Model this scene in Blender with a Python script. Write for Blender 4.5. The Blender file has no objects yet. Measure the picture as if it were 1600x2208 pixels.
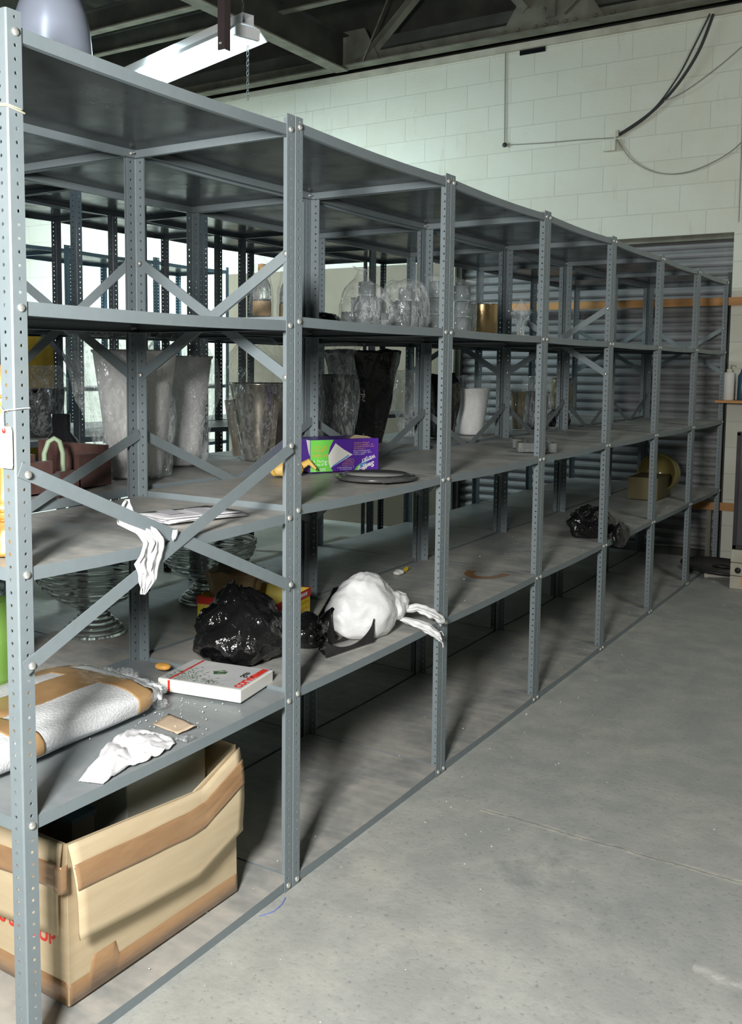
import bpy, bmesh, math, random
from math import sin, cos, pi, sqrt, radians, exp
from mathutils import Vector, Matrix, noise
random.seed(7)
SC = bpy.context.scene
COL = SC.collection

# ------------------------------------------------------------------ helpers
class MB:
    def __init__(s): s.v = []; s.f = []; s.m = []; s.s = []
    def add(s, vs, fs, mi=0, sm=False):
        o = len(s.v); s.v += [tuple(v) for v in vs]
        for f in fs: s.f.append(tuple(i + o for i in f)); s.m.append(mi); s.s.append(sm)
        return s
    def box(s, c, d, mi=0, R=None):
        hx, hy, hz = d[0]/2, d[1]/2, d[2]/2
        vs = [Vector((x, y, z)) for z in (-hz, hz) for y in (-hy, hy) for x in (-hx, hx)]
        if R: vs = [R @ v for v in vs]
        c = Vector(c)
        return s.add([v + c for v in vs], [(0,2,3,1),(4,5,7,6),(0,1,5,4),(2,6,7,3),(0,4,6,2),(1,3,7,5)], mi)
    def prism(s, pts, a, b, axis=2, mi=0):
        """pts 2D polygon extruded from a to b along axis"""
        def mk(p, t):
            return [(t, p[0], p[1]), (p[0], t, p[1]), (p[0], p[1], t)][axis]
        n = len(pts)
        vs = [mk(p, a) for p in pts] + [mk(p, b) for p in pts]
        fs = [tuple(range(n))[::-1], tuple(range(n, 2*n))] + [(i, (i+1) % n, n+(i+1) % n, n+i) for i in range(n)]
        return s.add(vs, fs, mi)
    def tube(s, path, r, n=8, mi=0, cap=True, sm=True):
        path = [Vector(p) for p in path]; L = len(path)
        rr = r if isinstance(r, (list, tuple)) else [r]*L
        up = Vector((0, 0, 1)); vs = []; prev = None
        for i, p in enumerate(path):
            t = (path[min(i+1, L-1)] - path[max(i-1, 0)]).normalized()
            if prev is None:
                a = t.cross(up)
                if a.length < .05: a = t.cross(Vector((1, 0, 0)))
            else: a = prev - t*prev.dot(t)
            a.normalize(); prev = a; b = t.cross(a)
            for k in range(n):
                q = 2*pi*k/n; vs.append(p + (a*cos(q) + b*sin(q))*rr[i])
        fs = [(i*n+k, i*n+(k+1) % n, (i+1)*n+(k+1) % n, (i+1)*n+k) for i in range(L-1) for k in range(n)]
        s.add(vs, fs, mi, sm)
        if cap: s.add(vs[:n], [tuple(range(n))], mi); s.add(vs[-n:], [tuple(range(n))[::-1]], mi)
        return s
    def lathe(s, prof, n=32, c=(0,0,0), mi=0, fn=None, sm=True, M=None):
        vs = []
        for (r, z) in prof:
            for k in range(n):
                a = 2*pi*k/n; rr = r
                if fn: rr = fn(r, z, a)
                p = Vector((rr*cos(a), rr*sin(a), z))
                if M: p = M @ p
                vs.append(p + Vector(c))
        L = len(prof)
        fs = [(i*n+k, i*n+(k+1) % n, (i+1)*n+(k+1) % n, (i+1)*n+k) for i in range(L-1) for k in range(n)]
        if prof[0][0] > .0005: fs.append(tuple(range(n))[::-1])
        if prof[-1][0] > .0005: fs.append(tuple((L-1)*n+k for k in range(n)))
        return s.add(vs, fs, mi, sm)
    def shell(s, prof, n=32, c=(0,0,0), t=.003, mi=0, fn=None, M=None):
        """open vessel: outer profile bottom->top, inner back down"""
        inner = [(max(r - t, .0003), max(z, prof[0][1] + t)) for r, z in prof[::-1]]
        return s.lathe([(.0003, prof[0][1])] + prof + inner + [(.0003, prof[0][1]+t)], n, c, mi, fn, True, M)
    def grid(s, fn, n, m, mi=0, sm=True, closed=False):
        vs = [fn(i/(n-1), j/(m-1) if not closed else j/m) for i in range(n) for j in range(m)]
        mm = m if closed else m-1
        return s.add(vs, [(i*m+j, i*m+(j+1) % m, (i+1)*m+(j+1) % m, (i+1)*m+j) for i in range(n-1) for j in range(mm)], mi, sm)
    def build(s, name, mats, parent=None, loc=(0,0,0), rz=0):
        me = bpy.data.meshes.new(name); me.from_pydata(s.v, [], s.f)
        if not isinstance(mats, (list, tuple)): mats = [mats]
        for m in mats: me.materials.append(m)
        me.polygons.foreach_set('material_index', s.m); me.polygons.foreach_set('use_smooth', s.s)
        bm = bmesh.new(); bm.from_mesh(me); bmesh.ops.recalc_face_normals(bm, faces=bm.faces); bm.to_mesh(me); bm.free()
        me.update()
        return link(name, me, parent, loc, rz)

def link(name, me, parent=None, loc=(0,0,0), rz=0):
    o = bpy.data.objects.new(name, me); COL.objects.link(o)
    o.location = loc; o.rotation_euler = (0, 0, rz)
    if parent: o.parent = parent
    return o
def tag(o, label, cat, group=None, kind=None):
    o['label'] = label; o['category'] = cat
    if group: o['group'] = group
    if kind: o['kind'] = kind
    return o
def thing(name, label, cat, loc=(0,0,0), rz=0, group=None):
    o = bpy.data.objects.new(name, None); COL.objects.link(o); o.empty_display_size = .05
    o.location = loc; o.rotation_euler = (0, 0, rz); return tag(o, label, cat, group)
def struct(o): o['kind'] = 'structure'; return o
def solid(o, t, off=0):
    m = o.modifiers.new('s', 'SOLIDIFY'); m.thickness = t; m.offset = off; return o
def bevel(o, w, seg=2):
    m = o.modifiers.new('b', 'BEVEL'); m.width = w; m.segments = seg; m.limit_method = 'ANGLE'; return o
def lerp(a, b, t): return a + (b-a)*t
def poly(pts, t):
    """point on a polyline at 0..1"""
    x = t*(len(pts)-1); i = min(int(x), len(pts)-2); return Vector(pts[i]).lerp(Vector(pts[i+1]), x-i)

# ------------------------------------------------------------------ materials
def nt(name):
    m = bpy.data.materials.new(name); m.use_nodes = True; t = m.node_tree; t.nodes.clear()
    return m, t, t.nodes.new('ShaderNodeOutputMaterial')
def N(t, k, **kw):
    n = t.nodes.new('ShaderNode'+k)
    for a, b in kw.items():
        if hasattr(n, a): setattr(n, a, b)
    return n
def ramp(t, src, stops):
    r = N(t, 'ValToRGB'); e = r.color_ramp.elements
    for i, (p, c) in enumerate(stops):
        el = e[i] if i < 2 else e.new(p)
        el.position = p; el.color = (*c, 1) if len(c) == 3 else c
    t.links.new(src, r.inputs[0]); return r.outputs[0]
def coords(t, scale=(1,1,1), kind='Object'):
    c = N(t, 'TexCoord'); mp = N(t, 'Mapping'); mp.inputs['Scale'].default_value = scale
    t.links.new(c.outputs[kind], mp.inputs[0]); return mp.outputs[0]
def nz(t, vec, scale, detail=5, rough=.55, dist=0):
    n = N(t, 'TexNoise'); n.inputs['Scale'].default_value = scale; n.inputs['Detail'].default_value = detail
    n.inputs['Roughness'].default_value = rough; n.inputs['Distortion'].default_value = dist
    t.links.new(vec, n.inputs['Vector']); return n.outputs['Fac']
def mix(t, f, a, b, mode='MIX'):
    m = N(t, 'MixRGB'); m.blend_type = mode
    for i, x in enumerate((f, a, b)):
        if isinstance(x, (int, float)): m.inputs[i].default_value = x
        elif isinstance(x, tuple): m.inputs[i].default_value = (*x, 1) if len(x) == 3 else x
        else: t.links.new(x, m.inputs[i])
    return m.outputs[0]
def math_(t, op, a, b=0.):
    m = N(t, 'Math'); m.operation = op
    for i, x in enumerate((a, b)):
        if isinstance(x, (int, float)): m.inputs[i].default_value = x
        else: t.links.new(x, m.inputs[i])
    return m.outputs[0]
def mat(name, col, rough=.5, metal=0., var=None, bump=None, spec=.5, trans=0., ior=1.45, coat=0., scale=(1,1,1), emit=None):
    """var=(scale, colour2, lo, hi); bump=(scale, strength, distance)"""
    m, t, out = nt(name); b = N(t, 'BsdfPrincipled')
    vec = coords(t, scale)
    b.inputs['Roughness'].default_value = rough; b.inputs['Metallic'].default_value = metal
    b.inputs['Specular IOR Level'].default_value = spec; b.inputs['Transmission Weight'].default_value = trans
    b.inputs['IOR'].default_value = ior; b.inputs['Coat Weight'].default_value = coat
    if var:
        f = ramp(t, nz(t, vec, var[0]), [(var[2], (0,0,0)), (var[3], (1,1,1))])
        t.links.new(mix(t, f, col, var[1]), b.inputs['Base Color'])
    else: b.inputs['Base Color'].default_value = (*col, 1)
    if bump:
        bp = N(t, 'Bump'); bp.inputs['Strength'].default_value = bump[1]; bp.inputs['Distance'].default_value = bump[2]
        t.links.new(nz(t, vec, bump[0]), bp.inputs['Height']); t.links.new(bp.outputs[0], b.inputs['Normal'])
    if emit:
        b.inputs['Emission Color'].default_value = (*emit[0], 1); b.inputs['Emission Strength'].default_value = emit[1]
    t.links.new(b.outputs[0], out.inputs[0]); return m

def paint_mat(name, col, dust, rough=.3, dustamt=1., top=False, spec=.5):
    """grey enamelled steel; the dusty one only where dust has settled in patches"""
    m, t, out = nt(name); b = N(t, 'BsdfPrincipled'); vec = coords(t)
    n1 = nz(t, coords(t, (1, 1, 1), 'Object'), 3.2, 6, .62, .6)
    n2 = nz(t, vec, 40, 3)
    if top:
        f = ramp(t, n1, [(.32, (.15,)*3), (.58, (1,)*3)])
        f = mix(t, .25, f, ramp(t, nz(t, coords(t, (1, 5, 1)), 6, 5), [(.35, (0,)*3), (.65, (1,)*3)]))
        c = mix(t, f, col, dust)
        c = mix(t, ramp(t, nz(t, vec, 9, 6, .7), [(.62, (0,)*3), (.72, (.6,)*3)]), c, tuple(x*.55 for x in dust))
        rg = ramp(t, n1, [(.36, (rough,)*3), (.62, (.62,)*3)])
        t.links.new(rg, b.inputs['Roughness'])
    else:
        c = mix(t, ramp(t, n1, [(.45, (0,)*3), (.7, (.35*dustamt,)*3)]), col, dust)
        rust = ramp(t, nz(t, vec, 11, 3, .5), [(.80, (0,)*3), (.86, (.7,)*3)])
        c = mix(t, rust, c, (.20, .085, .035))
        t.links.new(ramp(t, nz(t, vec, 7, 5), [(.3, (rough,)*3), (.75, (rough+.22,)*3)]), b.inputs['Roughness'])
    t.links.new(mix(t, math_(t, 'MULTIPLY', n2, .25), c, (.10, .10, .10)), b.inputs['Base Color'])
    bp = N(t, 'Bump'); bp.inputs['Strength'].default_value = .35; bp.inputs['Distance'].default_value = .012
    t.links.new(nz(t, coords(t, (1, 1, .3)), 3.5, 2, .4), bp.inputs['Height']); t.links.new(bp.outputs[0], b.inputs['Normal'])
    b.inputs['Specular IOR Level'].default_value = spec
    t.links.new(b.outputs[0], out.inputs[0]); return m

GREY = paint_mat('grey_enamel', (.235, .285, .31), (.34, .36, .35), .36, .6)
UNDER = paint_mat('grey_enamel_shaded_under', (.06, .068, .072), (.075, .075, .075), .12, .3, spec=.14)  # same grey enamel, darkened so the underside's shade sits in its colour
DUSTY = paint_mat('grey_enamel_dusty_top', (.21, .25, .27), (.62, .60, .55), .35, 1, True)
CLEANTOP = paint_mat('grey_enamel_light_dust', (.22, .27, .295), (.36, .385, .39), .3, 1, True)
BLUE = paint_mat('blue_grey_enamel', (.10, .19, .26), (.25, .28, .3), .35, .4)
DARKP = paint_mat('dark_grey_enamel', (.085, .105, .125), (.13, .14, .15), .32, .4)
ZINC = mat('zinc_bolt', (.86, .86, .82), .28, .75)
WHITEP = mat('white_paper', (.88, .88, .90), .6, var=(30, (.8, .8, .83), .4, .7))
WHITEB = mat('white_gloss_card', (.86, .85, .80), .35)
CARD = mat('corrugated_cardboard', (.66, .54, .36), .75, var=(5, (.58, .46, .29), .3, .75), bump=(60, .15, .002), scale=(1, 1, 9))
KRAFT = mat('kraft_paper', (.45, .33, .20), .7, var=(12, (.33, .22, .12), .35, .7), bump=(25, .3, .004))
TAPE = mat('brown_packing_tape', (.43, .265, .14), .2, var=(7, (.33, .19, .095), .35, .7), bump=(9, .5, .008), coat=.6, scale=(1, .7, 3))
TAPE2 = mat('tan_packing_tape', (.52, .33, .16), .25, var=(9, (.42, .25, .11), .35, .7), bump=(14, .3, .004), coat=.4)
BLACKPL = mat('black_plastic_film', (.010, .010, .011), .12, bump=(14, .8, .02), spec=.8)
BLACK = mat('black_plastic', (.018, .018, .02), .4, var=(20, (.04, .04, .04), .4, .8))
WHITEBAG = mat('white_carrier_film', (.78, .79, .80), .35, bump=(16, .7, .012), scale=(1, .5, 1))
PURPLE = mat('purple_carton', (.105, .03, .36), .35); GREEN = mat('lime_print', (.20, .72, .10), .4)
ORANGEP = mat('orange_print', (.80, .42, .10), .5); WHITEINK = mat('white_print', (.85, .85, .88), .5)
REDINK = mat('red_print', (.75, .05, .035), .5); BLACKINK = mat('black_print', (.02, .02, .02), .5)
BLUEINK = mat('blue_print', (.10, .32, .65), .5); GREENINK = mat('dark_green_print', (.05, .12, .05), .6, var=(60, (.35, .42, .32), .45, .6))
YELLOW = mat('yellow_carton', (.80, .62, .03), .4, var=(8, (.85, .74, .25), .5, .7)); YCLOTH = mat('yellow_rubber', (.80, .50, .10), .5, var=(18, (.85, .6, .25), .4, .7), bump=(20, .4, .01))
WHITEV = mat('white_ceramic_glaze', (.88, .88, .88), .3); WHITEM = mat('white_matte_plastic', (.8, .8, .78), .55)
SILVER = mat('brushed_silver', (.62, .56, .46), .2, .95, var=(5, (.40, .36, .30), .4, .7), bump=(40, .1, .002), scale=(1, 1, .15))
CHROME = mat('brushed_steel_pot', (.62, .70, .88), .3, .7, bump=(60, .06, .001), scale=(1, 1, .05))
GOLD = mat('hammered_brass', (.62, .44, .22), .25, .95, bump=(60, .3, .003)); AMBER = mat('amber_glass', (.95, .40, .05), .1, trans=.6, ior=1.5)
GILT = mat('dull_gilt', (.24, .18, .09), .3, .5); BRASS = mat('warm_gilt', (.85, .50, .16), .3, .6)
WOODB = mat('pine_board', (.60, .31, .12), .6, var=(5, (.42, .19, .06), .35, .75), scale=(.4, 4, 4)); CONC = None
BEIGE = mat('beige_paint', (.55, .52, .44), .7, var=(6, (.42, .39, .32), .4, .7))
BROWNP = mat('brown_bakelite', (.085, .045, .04), .4, var=(14, (.14, .08, .07), .4, .7))
GLASS = mat('clear_pressed_glass', (.90, .93, .92), .04, trans=.9, ior=1.46)
GGLASS = mat('green_glass', (.45, .85, .18), .05, trans=.6, ior=1.46); CGLASS = mat('cloudy_clear_glass', (.80, .92, .95), .06, trans=.78, ior=1.46); YGLASS = mat('yellow_glass', (.34, .29, .10), .15, trans=.3, ior=1.45)
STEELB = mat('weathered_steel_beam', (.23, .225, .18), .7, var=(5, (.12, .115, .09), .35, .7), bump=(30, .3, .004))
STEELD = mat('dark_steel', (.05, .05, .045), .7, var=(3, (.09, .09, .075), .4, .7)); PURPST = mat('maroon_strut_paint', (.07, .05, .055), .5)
CABLE = mat('black_cable_rubber', (.035, .035, .035), .5); CABLEG = mat('grey_painted_cable', (.30, .30, .27), .6)
RUBG = mat('pale_green_plastic', (.33, .42, .28), .5); DGLASS = mat('dark_display_panel', (.01, .01, .012), .12)
BLUEBOT = mat('dark_blue_plastic', (.04, .10, .17), .35); GALV = mat('dull_metal', (.3, .31, .31), .35, .8)
YBIN = mat('mustard_plastic_bin', (.55, .36, .02), .45, var=(7, (.35, .2, .02), .4, .7))
LAMPW = mat('white_lamp_enamel', (.8, .82, .84), .35)
TUBE = mat('fluorescent_tube', (1, 1, 1), .3, emit=((.72, .93, 1.), 15.))

def film_mat(name, tint, base=.06, gl=.20, bscale=15, milky=.06):
    m, t, out = nt(name)
    tr = N(t, 'BsdfTransparent'); tr.inputs[0].default_value = (1, 1, 1, 1)
    g = N(t, 'BsdfGlossy'); g.inputs['Roughness'].default_value = .16; g.inputs[0].default_value = (*tint, 1)
    d = N(t, 'BsdfDiffuse'); d.inputs[0].default_value = (*tint, 1)
    vec = coords(t, (1, 1, .6)); n1 = nz(t, vec, bscale, 4, .6, 1.2)
    bp = N(t, 'Bump'); bp.inputs['Strength'].default_value = 1.; bp.inputs['Distance'].default_value = .035
    t.links.new(n1, bp.inputs['Height'])
    t.links.new(bp.outputs[0], g.inputs['Normal'])
    lw = N(t, 'LayerWeight'); lw.inputs[0].default_value = .35; t.links.new(bp.outputs[0], lw.inputs['Normal'])
    f = math_(t, 'ADD', math_(t, 'MULTIPLY', lw.outputs['Facing'], gl), base)
    a = N(t, 'MixShader'); t.links.new(f, a.inputs[0]); t.links.new(tr.outputs[0], a.inputs[1]); t.links.new(g.outputs[0], a.inputs[2])
    wr = ramp(t, nz(t, coords(t, (1, 1, .35)), bscale*2, 5, .6, 2.), [(.50, (milky,)*3), (.58, (min(milky*5, 1),)*3), (.68, (milky,)*3)])
    c = N(t, 'MixShader'); t.links.new(wr, c.inputs[0]); t.links.new(a.outputs[0], c.inputs[1]); t.links.new(d.outputs[0], c.inputs[2])
    t.links.new(c.outputs[0], out.inputs[0]); return m
FILM = film_mat('clear_plastic_film', (.9, .95, .97)); FILM2 = film_mat('thin_clear_film', (.85, .93, .95), .03, .25, 20, .025)

def bubble_mat():
    m, t, out = nt('bubble_wrap'); b = N(t, 'BsdfPrincipled'); vec = coords(t)
    v = N(t, 'TexVoronoi'); v.inputs['Scale'].default_value = 150; t.links.new(vec, v.inputs['Vector'])
    c = ramp(t, v.outputs['Distance'], [(.0, (.92, .93, .95)), (.6, (.74, .77, .79))])
    t.links.new(c, b.inputs['Base Color']); b.inputs['Roughness'].default_value = .25
    bp = N(t, 'Bump'); bp.inputs['Strength'].default_value = .5; bp.inputs['Distance'].default_value = .002; bp.invert = True
    t.links.new(v.outputs['Distance'], bp.inputs['Height']); t.links.new(bp.outputs[0], b.inputs['Normal'])
    t.links.new(b.outputs[0], out.inputs[0]); return m
BUBBLE = bubble_mat()

def block_wall_mat(name, axis='x'):
    m, t, out = nt(name); b = N(t, 'BsdfPrincipled')
    c = N(t, 'TexCoord'); s = N(t, 'SeparateXYZ'); t.links.new(c.outputs['Object'], s.inputs[0])
    k = N(t, 'CombineXYZ')
    t.links.new(s.outputs['X' if axis == 'x' else 'Y'], k.inputs[0]); t.links.new(math_(t, 'ADD', s.outputs['Z'], -.083), k.inputs[1])
    br = N(t, 'TexBrick'); t.links.new(k.outputs[0], br.inputs['Vector'])
    br.inputs['Scale'].default_value = 1; br.inputs['Brick Width'].default_value = .40; br.inputs['Row Height'].default_value = .199
    br.inputs['Mortar Size'].default_value = .0035; br.inputs['Mortar Smooth'].default_value = .6
    br.inputs['Color1'].default_value = (.70, .70, .62, 1); br.inputs['Color2'].default_value = (.67, .67, .58, 1)
    br.inputs['Mortar'].default_value = (.585, .59, .53, 1)
    n = nz(t, coords(t), 2.2, 6, .6)
    col = mix(t, ramp(t, n, [(.45, (0,)*3), (.75, (.45,)*3)]), br.outputs['Color'], (.60, .56, .44))
    st = ramp(t, nz(t, coords(t, (3, 3, .5)), 2.5, 5, .7), [(.62, (0,)*3), (.74, (.45,)*3)])
    col = mix(t, st, col, (.44, .41, .34))
    t.links.new(col, b.inputs['Base Color']); b.inputs['Roughness'].default_value = .75
    bp = N(t, 'Bump'); bp.inputs['Strength'].default_value = .5; bp.inputs['Distance'].default_value = .006
    h = math_(t, 'ADD', math_(t, 'MULTIPLY', br.outputs['Fac'], -1.), math_(t, 'MULTIPLY', nz(t, coords(t), 45, 4), .5))
    t.links.new(h, bp.inputs['Height']); t.links.new(bp.outputs[0], b.inputs['Normal'])
    t.links.new(b.outputs[0], out.inputs[0]); return m

def floor_mat():
    m, t, out = nt('worn_concrete'); b = N(t, 'BsdfPrincipled'); vec = coords(t)
    a = nz(t, vec, 1.1, 7, .62, .3); c2 = nz(t, vec, 5, 8, .7); c3 = nz(t, vec, 60, 4, .6)
    col = ramp(t, a, [(.30, (.44, .455, .435)), (.52, (.54, .55, .51)), (.72, (.62, .605, .54))])
    col = mix(t, ramp(t, c2, [(.42, (.5,)*3), (.62, (0,)*3)]), col, (.34, .36, .355))
    col = mix(t, ramp(t, c3, [(.30, (.5,)*3), (.42, (0,)*3)]), col, (.20, .21, .20))
    col = mix(t, ramp(t, nz(t, vec, 95, 2, .5), [(.70, (0,)*3), (.76, (.5,)*3)]), col, (.62, .62, .58))
    dk = ramp(t, nz(t, vec, 2.3, 6, .75, .8), [(.58, (0,)*3), (.70, (.6,)*3)])
    col = mix(t, dk, col, (.27, .285, .285))
    # crack with pale efflorescence running across the aisle, and a pale scar nearer
    c = N(t, 'TexCoord'); s = N(t, 'SeparateXYZ'); t.links.new(c.outputs['Object'], s.inputs[0])
    wob = math_(t, 'MULTIPLY', math_(t, 'SUBTRACT', nz(t, coords(t, (1, 0, 0)), 4, 5, .7), .5), .06)
    def line(y0, slope, x0, x1, w):
        d = math_(t, 'ABSOLUTE', math_(t, 'SUBTRACT', math_(t, 'SUBTRACT', s.outputs['Y'], y0), math_(t, 'ADD', math_(t, 'MULTIPLY', s.outputs['X'], slope), wob)))
        k = math_(t, 'SUBTRACT', 1., math_(t, 'DIVIDE', d, w)); k = math_(t, 'MAXIMUM', k, 0.)
        k = math_(t, 'MULTIPLY', k, math_(t, 'GREATER_THAN', s.outputs['X'], x0)); return math_(t, 'MULTIPLY', k, math_(t, 'LESS_THAN', s.outputs['X'], x1))
    k1 = line(1.69, -.02, .24, 9, .022); k2 = line(1.69, -.02, .24, 9, .005); k3 = line(1.2, -.03, 1.04, 1.6, .03)
    brk = ramp(t, nz(t, vec, 9, 4, .7), [(.42, (0,)*3), (.6, (1,)*3)])
    col = mix(t, math_(t, 'MULTIPLY', k1, brk), col, (.78, .76, .68))
    col = mix(t, math_(t, 'MULTIPLY', k2, .8), col, (.2, .19, .16))
    col = mix(t, math_(t, 'MULTIPLY', k3, brk), col, (.75, .74, .7))
    t.links.new(col, b.inputs['Base Color'])
    t.links.new(ramp(t, c2, [(.3, (.5,)*3), (.7, (.75,)*3)]), b.inputs['Roughness'])
    bp = N(t, 'Bump'); bp.inputs['Strength'].default_value = .3; bp.inputs['Distance'].default_value = .004
    t.links.new(math_(t, 'ADD', c3, c2), bp.inputs['Height']); t.links.new(bp.outputs[0], b.inputs['Normal'])
    t.links.new(b.outputs[0], out.inputs[0]); return m

# ------------------------------------------------------------------ setting
W = .93; D = .58; YW = 6.60
WALLM = block_wall_mat('painted_block_wall'); WALLM2 = block_wall_mat('painted_block_wall_side', 'y')
struct(MB().box((-2.35, -1.5, -.05), (20.2, 17.5, .1)).build('floor', floor_mat()))
w = MB()                                                            # far wall with the shutter opening
w.box((-7.29, YW+.15, 2.06), (10.0, .3, 4.12)); w.box((3.88, YW+.15, 2.06), (7.75, .3, 4.12)); w.box((-1.1425, YW+.15, 3.305), (2.295, .3, 1.63))
struct(w.build('wall_back', WALLM))
struct(MB().box((-12.3, -1.5, 2.6), (.3, 17.4, 5.2)).build('wall_left', WALLM2))
struct(MB().box((7.6, -1.5, 2.6), (.3, 17.4, 5.2)).build('wall_right', WALLM2))
struct(MB().box((-2.35, -10.1, 2.6), (20.2, .3, 5.2)).build('wall_front', WALLM))
def deck(u, v):
    x = lerp(-12.4, 7.7, u); y = lerp(-10.2, 7.2, v); return (x, y, 5.2 + .03*(1 if (int(u*257) % 4 < 2) else -1))
struct(solid(MB().grid(deck, 258, 3, sm=False).build('ceiling', STEELD), .02))
struct(MB().box((-2.35, 6.95, 4.7), (20.2, .1, 1.2)).build('trim_1', STEELD))
struct(MB().box((-2.35, 6.62, 4.10), (20.0, .12, .05)).build('trim_2', BEIGE))
SHUT = mat('shutter_paint', (.27, .27, .275), .42, var=(4, (.20, .20, .205), .35, .7), scale=(1, 1, 4))
def slats():
    m = MB(); prof = []
    z = .0
    while z < 2.49:
        for a, dy in ((0, 0), (.010, .004), (.018, .018), (.030, .026), (.045, .026), (.056, .016), (.062, .004)): prof.append((z + a, dy))
        z += .070
    prof.append((2.52, 0))
    n = len(prof)
    vs = [(x, YW+.12-dy, zz) for x in (-2.29, .005) for zz, dy in prof]
    m.add(vs, [(i, i+1, n+i+1, n+i) for i in range(n-1)], 0, False)
    return m
dr = struct(solid(slats().build('door_1', SHUT), .002, -1))
MB().box((-1.14, YW+.085, 2.475), (2.28, .07, .05)).build('hood', STEELB, dr)
MB().box((-2.265, YW+.08, 1.23), (.05, .08, 2.46)).build('guide_rail', STEELD, dr)
MB().box((-.015, YW+.10, 1.1), (.05, .06, 2.2)).build('guide_rail', STEELD, dr)
MB().box((-.10, YW+.06, .2), (.035, .03, .40)).build('lock_bar', STEELB, dr)
MB().box((-1.14, YW+.09, .03), (2.27, .05, .06)).build('bottom_rail', STEELD, dr)
tag(MB().box((-.60, YW-.012, 1.977), (2.3, .022, .06)).build('wooden_board', WOODB), 'long orange pine board fixed across the roller shutter at head height', 'board')
tag(MB().box((.05, YW-.012, .427), (.62, .022, .06)).build('wooden_board', WOODB), 'short orange pine board low down beside the foot of the roller shutter', 'board')

tag(MB().box((-3.58, YW-.03, 1.19), (2.45, .03, 2.38)).build('partition_board', mat('dull_tan_board', (.24, .205, .15), .7, var=(3, (.19, .165, .12), .35, .7))), 'tall beige board standing against the far wall left of the shutter', 'board')
# ------------------------------------------------------------------ roof steel
tr = thing('roof_truss', 'riveted steel roof truss running along the top of the block wall', 'beam', (-4, 6.45, 4.12))
def rel(o, m, name, mt, par): return m.build(name, mt, par, loc=-Vector(o.location))
rel(tr, MB().box((-4.6, 6.50, 4.20), (15.5, .012, .12)).box((-4.6, 6.44, 4.145), (15.5, .12, .012)), 'bottom_chord', STEELB, tr)
rel(tr, MB().box((-4.6, 6.55, 4.33), (15.5, .10, .09)), 'tie_beam', STEELD, tr)
for gx, w0, w1, h in ((-1.42, .44, .17, .42), (-3.28, .28, .12, .30)):
    rel(tr, MB().prism([(gx-w0, 4.17), (gx+w0, 4.17), (gx+w1, 4.17+h), (gx-w1, 4.17+h)], 6.475, 6.49, 1), 'gusset_plate', STEELB, tr)
for (a, b) in (((-3.15, 6.46, 4.22), (-2.1, 6.46, 5.15)), ((-3.45, 6.46, 4.25), (-4.4, 6.46, 5.15)), ((-1.30, 6.46, 4.25), (-.2, 6.46, 5.15)), ((-1.42, 6.46, 4.25), (-1.42, 6.46, 5.15)), ((-1.6, 6.46, 4.35), (-2.3, 6.46, 5.15))):
    a = Vector(a); b = Vector(b); q = (b-a).to_track_quat('Z', 'Y').to_matrix()
    rel(tr, MB().box((a+b)/2, (.075, .008, (b-a).length), R=q).box((a+b)/2 + q @ Vector((.035, -.03, 0)), (.008, .06, (b-a).length), R=q), 'diagonal_member', STEELB, tr)
rel(tr, MB().tube([(-3.13, 6.40, 4.16), (-2.75, 6.40, 4.9)], .008, 6), 'tie_rod', STEELB, tr)
rv = [(-1.42+dx, 4.20) for dx in (-.40, -.28, -.13, -.05, .04, .12, .2, .36, .5)] + [(-1.42+dx, 4.20+dz) for dx, dz in ((-.06, .12), (-.06, .22), (.1, .2), (.15, .27), (.2, .34))] + [(-2.6, 4.2), (-3.22, 4.2)]
for x, z in rv:
    rel(tr, MB().lathe([(.016, 0), (.013, .006), (.006, .010), (.0003, .011)], 10, (x, 6.472, z), M=Matrix.Rotation(pi/2, 3, 'X')), 'rivet', STEELB, tr)
def ibeam(label, a, b, h=.22, fl=.10, mt=STEELB, name='roof_beam'):
    a = Vector(a); b = Vector(b); L = (b-a).length
    t = thing(name, label, 'beam', a); q = (b-a).to_track_quat('Y', 'Z').to_matrix(); c = (b-a)/2
    MB().box(c, (fl, L, .012), R=q).build('lower_flange', mt, t)
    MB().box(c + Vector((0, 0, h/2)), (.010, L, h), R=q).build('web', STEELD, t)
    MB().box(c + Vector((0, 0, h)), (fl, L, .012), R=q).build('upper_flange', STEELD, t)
    return t
ibeam('pale steel beam running overhead from the far wall towards the front shelves', (-3.375, -1.0, 4.12), (-3.375, 6.45, 4.12), .3, .13)
ibeam('grey cross beam high in the roof behind the steel pot', (-9, 4.55, 4.13), (-3.45, 4.55, 4.13), .16, .08)
ibeam('darker cross beam further back in the roof above the hanging lamp', (-9, 5.5, 4.35), (2.8, 5.5, 4.35), .16, .07)
ibeam('cross beam near the top edge of the picture, above the lamp', (-9, 3.4, 4.4), (2.8, 3.4, 4.4), .2, .09, STEELD)
st = tag(MB().box((-1.07, 1.93, 3.72), (.036, .003, 1.96)).box((-1.053, 1.947, 3.72), (.003, .036, 1.96)).build('hanging_strut', PURPST), 'maroon steel strut hanging from the roof in front of the lamp', 'strut')
MB().lathe([(.006, 0), (.006, .006), (.0003, .007)], 8, (-1.068, 1.926, 2.765), M=Matrix.Rotation(pi/2, 3, 'X')).build('bolt', ZINC, st)

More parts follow.
